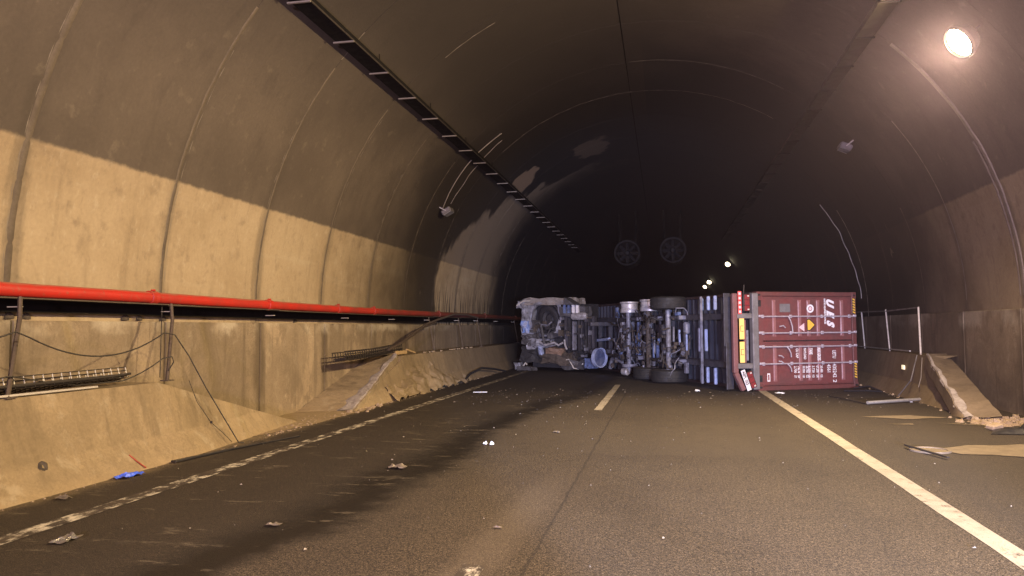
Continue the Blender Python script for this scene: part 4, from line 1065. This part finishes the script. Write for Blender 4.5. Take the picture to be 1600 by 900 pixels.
# outriggers beyond the rails, pale, the blue of the beam put into their colour
for y, z0, z1 in ((1.95, .92, 1.52), (2.3, .90, 1.55), (1.45, 2.02, 2.40), (1.8, 2.02, 2.40), (2.15, 2.02, 2.36), (1.9, .08, .50), (2.2, .06, .48), (1.5, .06, .50), (4.0, 2.0, 2.3), (6.9, 1.95, 2.35), (7.2, 2.0, 2.35)):
    tp('outrigger', SLAT_LIT if y < 3 else BLUE_LIT, MB().box((-.30, y, (z0+z1)/2), (.08, .085, z1-z0), bev=.03))
# rear frame
tp('rear_beam', FRAME_G, MB().box((-.11, -.03, 1.22), (.17, .16, 2.36), bev=.02))
for z in (.62, 1.84): tp('frame_stub', FRAME_G, MB().box((-.42, -.02, z), (.44, .14, .13), bev=.015))
b = MB(); b.box((-.655, -.03, 1.42), (.13, .12, 1.94), bev=.02); tp('bumper_bar', FRAME_M, b)
b = MB(); b.bar((-.655, -.03, .46), (-.46, -.05, .03), .13, .12, (1, 0, 0), bev=.02); tp('bumper_bar', FRAME_M, b, label='bent lower end of the bumper bar')
for z0, z1 in ((1.27, 1.79), (.70, 1.21)):
    b = MB(); b.box((-.475, -.06, (z0+z1)/2), (.13, .03, z1-z0), bev=.012); o = tp('reflector_board', YELLOW, b)
    zc = z0+.26
    for dx, dz, sx_, sz_ in ((.038, 0, .012, .14), (-.0, .065, .07, .012), (-.0, -.065, .07, .012)): MB().box((-.475-dx, -.0765, zc+dz), (sx_, .003, sz_)).build('board_mark', BLACKP, o)
tp('backing_plate', FRAME_M, MB().box((-.375, -.03, 1.22), (.06, .02, 1.04)))
tp('backing_plate', CHASSIS_L, MB().box((-.31, .0, 1.12), (.09, .02, .74)))
def lampbox(c, tilt, n_lens, name='tail_lamp'):
    root = MB().box((0, 0, 0), (.19, .10, .42), bev=.015).build(name, STEEL_DARK, trl); root.location = c; root.rotation_euler = (0, tilt, 0)
    for k in range(n_lens):
        MB().box((0, -.054, -.135+.135*k), (.135, .02, .125), bev=.01).build('lens', LENS_RED, root)
    for dz in (-.20, .20): MB().box((.03, -.062, dz*.82), (.05, .016, .035), bev=.006).build('lamp_clip', PALE_BAR, root)
    return root
lampbox((-.34, -.05, 2.16), 0, 3); lampbox((-.285, -.09, .29), R(-20), 3)
b = MB(); b.box((-.545, -.105, 2.16), (.10, .012, .56), bev=.004); o = tp('retroreflector', REFL_RED, b)
for k in range(5): MB().box((-.545, -.113, 1.94+.11*k), (.06, .004, .06)).build('reflector_cell', PINK, o)
b = MB(); b.box((0, 0, 0), (.115, .012, .52), bev=.004); pl = b.build('number_plate', WHITE, trl); pl.location = (-.43, -.13, .28); pl.rotation_euler = (0, R(-20), 0)
text('AEPL 025', .105, pl, (-.036, -.008, .235), DR, BLACKP, sx=.86, name='plate_lettering', offset=.003)
tp('mud_flap', CHASSIS, MB().box((-.74, .16, 1.75), (.20, .02, 1.30), Matrix.Rotation(R(10), 3, 'Z'), bev=.005))
tp('mud_flap', CHASSIS, MB().box((-.70, .14, .62), (.24, .02, 1.14), Matrix.Rotation(R(16), 3, 'Z'), bev=.005))
MB().tube([(-.40, -.05, 2.38), (-.38, -.05, 2.60)], .012, 6).build('marker_stalk', STEEL_DARK, trl)
# wheels: axis along z
TYRE = [(.30, -.17), (.40, -.185), (.475, -.165), (.505, -.14), (.508, -.115), (.492, -.112), (.492, -.102), (.508, -.100), (.51, -.055), (.494, -.052), (.494, -.042), (.51, -.040), (.512, .0),
        (.51, .040), (.494, .042), (.494, .052), (.51, .055), (.508, .100), (.492, .102), (.492, .112), (.508, .115), (.505, .14), (.475, .165), (.40, .185), (.30, .17)]
def wheel(y, z, tyre=True, x=-.76, shiny=True):
    root = empty('wheel', (x, y, z)); root.parent = trl
    if tyre:
        MB().lathe(TYRE, (0, 0, 0), (0, 0, 1), 44, close=True).build('tyre', RUBBER, root, smooth=True)
    s_ = 1 if z > 1.2 else -1
    MB().lathe([(.305, -.165), (.29, -.15), (.27, .0), (.285, .13), (.305, .165)] if tyre else [(.27, -.16), (.29, -.15), (.29, -.05), (.27, -.03), (.27, .12), (.30, .15), (.30, .19), (.0, .19)], (0, 0, 0), (0, 0, s_), 32).build('rim' if tyre else 'brake_drum', BARE if shiny else CHASSIS, root, smooth=True)
    MB().lathe([(.29, .02), (.16, .06), (.15, .10), (.0, .11)], (0, 0, 0), (0, 0, s_), 24).build('hub', CHASSIS_L, root, smooth=True)
    return root
YA = (3.25, 4.55, 6.0)
wheel(YA[0], 2.255); wheel(YA[0], .20); wheel(YA[1], .20, x=-.72)
wheel(YA[1], 2.22, False, x=-.70); wheel(YA[2], 2.20, False, x=-.72)
tp('axle_stub', BARE, MB().lathe([(0, -.12), (.10, -.12), (.125, -.09), (.125, .08), (.09, .12), (0, .12)], (-.86, YA[2]+.05, .17), (.5, -1, 0), 16), True)
tp('axle_flange', CHASSIS_L, MB().lathe([(.0, -.05), (.24, -.05), (.25, -.03), (.25, .05), (0, .05)], (-.74, YA[2], .36), n=20), True)
for i, y in enumerate(YA):
    tp('axle', (CHASSIS_L, RUST, CHASSIS_L)[i], MB().tube([(-.76, y, .2), (-.76, y, 2.2)], .075, 14), True)
    for z in (.62, 1.84):
        tp('suspension_arm', CHASSIS, MB().bar((-.58, y-.5, z), (-.74, y+.08, z), .10, .09, bev=.02))
        tp('hanger_bracket', CHASSIS_L, MB().box((-.60, y-.52, z), (.22, .12, .12), bev=.02))
        b = MB(); b.lathe([(.0, 0), (.10, 0), (.135, .04), (.11, .09), (.135, .14), (.10, .19), (0, .19)], (-.72, y+.30, z), (1, 0, 0), 16); tp('air_spring', RUBBER, b, True)
    for z, mt in ((.95, CHASSIS), (1.50, CHASSIS)):
        b = MB(); b.lathe([(0, -.16), (.06, -.16), (.075, -.14), (.075, -.02), (.088, -.015), (.088, .015), (.075, .02), (.075, .12), (.05, .15), (0, .15)], (-.80, y+.20, z), (.1, .5, 1), 14); tp('brake_chamber', mt, b, True)
        tp('slack_adjuster', RUST, MB().bar((-.90, y+.05, z), (-.80, y-.16, z+.05), .05, .05, bev=.01))
# air tanks, pipes, plates between the rails
for (y, z, L2, r_, mt) in ((5.2, 1.25, .75, .13, CHASSIS), (2.75, 1.55, .34, .10, CHASSIS_L), (7.0, 1.45, .5, .10, CHASSIS_L)):
    b = MB(); b.lathe([(0, -L2/2), (r_*.7, -L2/2+.01), (r_, -L2/2+.06), (r_, L2/2-.06), (r_*.7, L2/2-.01), (0, L2/2)], (-.45, y, z), (0, 0, 1), 18); tp('air_tank', mt, b, True)
for (y, z0, z1, mt, w) in ((6.85, 1.05, 1.75, BARE, .16), (7.05, .45, .85, BLUE_LIT, .14), (4.9, .9, 1.7, BLUE_LIT, .10), (3.75, .8, 1.7, CHASSIS, .16), (2.75, .75, 1.15, RUST, .12), (6.4, .8, 1.7, CHASSIS, .10), (5.6, .7, 1.75, BLUE_LIT, .08), (2.55, .3, .6, CHASSIS_L, .12), (7.3, 1.9, 2.25, BLUE_LIT, .13), (3.0, 1.9, 2.0, BLUE_LIT, .2)):
    tp('support_plate', mt, MB().box((-.58, y, (z0+z1)/2), (.10, w, z1-z0), Matrix.Rotation(random.uniform(-.08, .08), 3, 'X'), bev=.012))
rr = random.Random(11)
for i in range(46):
    y0 = rr.uniform(2.4, 7.4); z0 = rr.uniform(.35, 2.0); p = Vector((-.6-rr.random()*.25, y0, z0)); pts = [p]
    d = Vector((0, rr.uniform(-1, 1), rr.uniform(-1, 1)))
    for k in range(7):
        d += Vector((rr.uniform(-.5, .5), rr.uniform(-.9, .9), rr.uniform(-.9, .9))); d.normalize(); p = p+d*.13
        p.x = min(-.5, max(-.95, p.x)); p.z = min(2.1, max(.15, p.z)); pts.append(p.copy())
    tp('hose', (CABLE, CHASSIS_L, RUST, CHASSIS)[i % 4], MB().tube(pts, rr.choice((.012, .016, .022)), 6), True)
for i in range(34):
    y0 = rr.uniform(2.5, 7.3); z0 = rr.uniform(.6, 1.2); h = rr.uniform(.25, .75); w_ = rr.choice((.03, .045, .06, .08))
    q = Matrix.Rotation(rr.uniform(-.06, .06), 3, 'X')
    tp('cross_strut', (BLUE_LIT, CHASSIS, CHASSIS_L, RUST, CHASSIS, SLAT_LIT)[i % 6], MB().box((-.40-rr.random()*.22, y0, min(2.0, z0+h/2)), (.05, w_, h), q, bev=.008))
for i in range(64):
    y0, z0 = rr.uniform(2.5, 7.4), rr.uniform(.3, .95) if i % 3 else rr.uniform(.9, 2.05)
    q = Matrix.Rotation(rr.uniform(-.7, .7), 3, 'X') @ Matrix.Rotation(rr.uniform(-.5, .5), 3, 'Z')
    tp('bracket', (RUST, CHASSIS, CHASSIS_L, RUST)[i % 4], MB().box((-.66-rr.random()*.2, y0, z0), (rr.uniform(.05, .12), rr.uniform(.04, .15), rr.uniform(.04, .17)), q, bev=.012))
tp('cross_tube', SLAT_LIT, MB().tube([(-.70, 7.75, 1.18), (-.70, 9.3, 1.10)], .055, 10), True)
for z in (.75, 1.7):
    tp('landing_leg', CHASSIS, MB().box((-.80, 8.1, z), (.95, .15, .15), bev=.02))
tp('lower_guard', CHASSIS_L, MB().tube([(-.72, 6.6, .42), (-.78, 6.9, .52), (-.80, 7.3, .52), (-.80, 7.45, .2)], .06, 8), True)
sw = MB(); sw.lathe([(.30, -.06), (.33, -.07), (.335, .07), (.30, .06), (.285, .0)], (0, 0, 0), (0, 0, 1), 32, close=True)
o = sw.build('spare_rim', SLAT_LIT, trl, smooth=True); o.location = (-1.15, 7.55, .56); o.rotation_euler = (R(90), 0, R(26))
d2 = MB(); d2.lathe([(.295, 0), (.20, .03), (.12, .02), (0, .02)], (0, 0, 0), (0, 0, 1), 28); d2.build('rim_disc', paint('dark_blue_rim', (.06, .075, .15), .4, 0, (.2, .21, .25), .5, 3), o, smooth=True)

# ------------------------------------------------------------------ the smashed tractor cab
CU = Vector((-2.26, 1.0, 0)).normalized(); CV = Vector((-CU.y, CU.x, 0))
CV = Vector((.405, .915, 0)).normalized()
A0 = Vector((-2.94, 26.6, 0))
cab = empty('truck_cab', A0); tag(cab, 'smashed pale truck cab tipped on its side against the left walkway, underside showing', 'truck cab')
def S(s_, z, d=0.0): return CU*s_+CV*d+Vector((0, 0, z))
def cp(name, mat, b, smooth=False, label=None): return part(name, mat, b, cab, smooth, label)
def sbox(s0, s1, z0, z1, d0, d1, jit=.0, seed=0, nn=4):
    b = MB()
    def face(f): b.grid(f, nn, nn)
    L3 = lambda a, c, t_: a+(c-a)*t_
    face(lambda u, v: S(L3(s0, s1, u), L3(z0, z1, v), d0)); face(lambda u, v: S(L3(s1, s0, u), L3(z0, z1, v), d1))
    face(lambda u, v: S(L3(s0, s1, u), z1, L3(d0, d1, v))); face(lambda u, v: S(L3(s1, s0, u), z0, L3(d0, d1, v)))
    face(lambda u, v: S(s0, L3(z0, z1, v), L3(d1, d0, u))); face(lambda u, v: S(s1, L3(z0, z1, v), L3(d0, d1, u)))
    if jit: b.jitter(jit, 3.0, seed)
    return b
cp('body_shell', CABDARK, sbox(.1, 2.35, .12, 2.45, .55, 1.6, .08, 1))
# front wing: a plate round the wheel arch, buckled
b = MB(); n = 40; HC = (1.42, 1.93)
V = []; rows = 5
for i in range(n):
    th = 2*math.pi*i/n; c, s_ = math.cos(th), math.sin(th)
    ri = .56*(1+.05*math.sin(3*th+1))
    hw = 1.02 if c > 0 else .66; hh = .70 if s_ > 0 else .66
    ro = min(hw/max(abs(c), 1e-6), hh/max(abs(s_), 1e-6)); ro = max(ro, ri+.05)
    for k in range(rows):
        r_ = ri+(ro-ri)*(k/(rows-1)); p = S(HC[0]+c*r_, HC[1]+s_*r_, 0)
        dd = .10 if k == 0 else 0
        w_ = noise.noise(p*2.2)*.13+noise.noise(p*6)*.06
        V.append(p+CV*(dd+w_)+Vector((0, 0, noise.noise(p*3+Vector((5, 0, 0)))*.05)))
b.add(V, [(i*rows+k, ((i+1) % n)*rows+k, ((i+1) % n)*rows+k+1, i*rows+k+1) for i in range(n) for k in range(rows-1)])
o = cp('wing_panel', CABWHITE, b, True)
md = o.modifiers.new('thickness', 'SOLIDIFY'); md.thickness = .03
b = MB(); b.lathe([(.56, .02), (.58, -.02), (.61, -.01), (.60, .05)], S(HC[0], HC[1], .03), -CV, 40, close=True); b.jitter(.03, 4, 2); cp('arch_rim', CABGREY, b, True)
# front wheel inside the arch
wr = empty('front_wheel', S(HC[0]+.02, HC[1], .40)); wr.parent = cab
MB().lathe(TYRE, (0, 0, 0), CV+Vector((.25, 0, .2)), 40, close=True).build('tyre', CABDARK, wr, smooth=True)
MB().lathe([(.3, -.1), (.2, -.05), (.12, -.12), (0, -.12)], (0, 0, 0), CV, 24).build('rim', CABDARK, wr, smooth=True)
cp('side_fender', paint('fender_dirty', (.24, .215, .19), .6, 0, (.12, .085, .06), .7, 5), sbox(.28, 2.35, 2.42, 2.66, -.06, .9, .06, 5, 6))
cp('sloping_fender', CABGREY, MB().prism([(.30, 2.66), (.30, 2.40), (-.12, 2.36), (-.02, 2.44)], S(0, 0, -.04), CU, (0, 0, 1), -.5).jitter(.04, 3, 6))
b = sbox(2.28, 2.62, 2.30, 2.62, -.12, .5, .10, 7, 5); cp('bumper_corner', CABWHITE, b, False, 'torn white bumper corner')
b = sbox(2.20, 2.46, 1.15, 2.40, -.06, .7, .07, 8, 6); cp('front_panel', CABWHITE, b)
b = sbox(2.10, 2.44, 1.38, 1.86, -.10, -.04, .10, 9, 7); cp('front_panel', CABBLUE, b, False, 'blue streaked front panel')
for i, (s0, s1, z0, z1, mt) in enumerate(((1.75, 2.42, .95, 1.35, CABGREY), (1.35, 2.1, .80, 1.15, CABWHITE), (1.55, 2.5, .35, .90, CABDARK), (1.1, 1.7, .45, .85, CABDARK))):
    cp('torn_panel', mt, sbox(s0, s1, z0, z1, -.10, .35, .14, 12+i, 6))
cp('lamp_fragment', SLAT_LIT, sbox(1.45, 1.60, .62, .92, -.22, -.10, .08, 20, 4))
cp('engine_cover', paint('brown_cover', (.20, .13, .09), .6, 0, (.12, .08, .06), .5, 6), sbox(.62, 1.28, .62, .86, -.22, .1, .08, 21, 5))
cp('engine_block', RUST, sbox(.3, 1.5, .28, .66, -.20, .4, .12, 22, 7)); cp('engine_block', CABGREY, sbox(-.15, .75, .10, .42, -.12, .3, .10, 23, 6))
cp('bumper_fragment', CABWHITE, sbox(2.40, 2.64, .08, .30, -.25, .0, .08, 24, 4)); cp('bumper_fragment', CABGREY, sbox(1.9, 2.5, .02, .16, -.30, .1, .06, 25, 4))
# linkage, ribs and rods seen inside
for pts, r_, mt in (([(1.95, 1.55), (1.75, 1.75), (1.60, 1.78), (1.50, 1.62)], .03, CABGREY), ([(1.55, 1.72), (1.45, 1.35), (1.38, .98)], .045, CABGREY), ([(1.5, 1.7), (1.2, 1.68), (1.05, 1.8)], .03, CHASSIS_L),
        ([(1.3, 1.3), (1.1, 1.55), (.95, 1.6)], .025, CABGREY), ([(1.7, 1.1), (1.3, .95), (.95, 1.05), (.80, .95), (.62, 1.05)], .04, BARE), ([(1.6, .98), (1.2, .90), (.9, .96)], .03, CHASSIS_L),
        ([(.55, 1.15), (.50, .95), (.42, .8)], .035, BARE), ([(.62, .40), (.35, .46), (.15, .15), (-.02, .12), (-.18, .32)], .022, PALE_BAR), ([(.9, .30), (.5, .22), (.2, .25)], .02, RUST), ([(2.4, .12), (2.2, .3), (2.15, .22)], .03, PALE_BAR),
        ([(2.62, 2.42), (2.3, 2.58), (2.0, 2.58)], .03, PALE_BAR)):
    cp('linkage_rod', mt, MB().tube([S(s_, z, -.12-.05*math.sin(i)) for i, (s_, z) in enumerate(pts)], r_, 7), True)
for i in range(16):
    s0, z0 = rr.uniform(.6, 1.9), rr.uniform(.95, 1.75)
    cp('engine_part', (CABDARK, CABGREY, CHASSIS, RUST)[i % 4], sbox(s0, s0+rr.uniform(.08, .3), z0, z0+rr.uniform(.06, .25), -.02-rr.random()*.12, .5, .06, 40+i, 3))
for i in range(26):
    s0, z0 = rr.uniform(-.6, .7), rr.uniform(.45, 2.0)
    cp('frame_fitting', (CABDARK, CHASSIS, RUST, CHASSIS_L)[i % 4], sbox(s0, s0+rr.uniform(.03, .14), z0, z0+rr.uniform(.04, .16), -.06-rr.random()*.1, .1, .03, 90+i, 2))
# right half: frame rails, step box, tank
for s0, w_, z0, z1, mt, d0 in ((.40, .10, .85, 1.9, CABDARK, -.05), (.20, .07, .80, 1.78, CHASSIS_L, -.10), (.02, .09, .75, 1.85, CABDARK, .0), (-.10, .06, .8, 1.8, CHASSIS, -.02), (-.26, .09, .7, 1.9, CABDARK, .0), (-.38, .05, .7, 1.9, CHASSIS, .0), (-.52, .10, .6, 2.0, CHASSIS, .05), (.55, .12, .9, 2.2, CHASSIS, .0)):
    cp('frame_rib', mt, sbox(s0-w_/2, s0+w_/2, z0, z1, d0, d0+.2, .03, int(s0*10)+60, 4))
cp('step_box', CABGREY, sbox(-.30, .72, 1.98, 2.34, -.12, .4, .06, 70, 5))
for s0 in (.52, .33, .14, -.02): cp('step_slat', BLUE_LIT if s0 > .3 else WHITE, sbox(s0-.045, s0+.045, 2.10, 2.40, -.18, -.10, .02, 71, 2))
b = MB(); b.lathe([(0, -.30), (.10, -.29), (.13, -.22), (.13, .22), (.10, .29), (0, .30)], S(-.10, 1.98, -.15), CU, 18); b.jitter(.03, 5, 3); cp('fuel_tank', BARE, b, True)
cp('side_box', BLUE_LIT, sbox(-.62, -.25, .15, .52, -.1, .2, .04, 80, 4)); cp('side_box', CHASSIS, sbox(-.9, -.5, .3, .8, .0, .3, .05, 81, 4))

# ------------------------------------------------------------------ thin haze added for the lamp halo and a purple veil
b = MB(); b.box((-.4, 85, 4.2), (19, 240, 10.6))
m_ = bpy.data.materials.new('glow_haze'); m_.use_nodes = True; nt = m_.node_tree; nt.nodes.remove(nt.nodes['Principled BSDF'])
pv = nt.nodes.new('ShaderNodeVolumePrincipled'); pv.inputs['Density'].default_value = .0013; pv.inputs['Color'].default_value = (.86, .70, 1.0, 1); pv.inputs['Anisotropy'].default_value = .82
nt.links.new(pv.outputs[0], nt.nodes['Material Output'].inputs['Volume'])
tag(b.build('haze', m_), 'thin purple haze filling the tunnel, added for the lamp glow', kind='stuff')
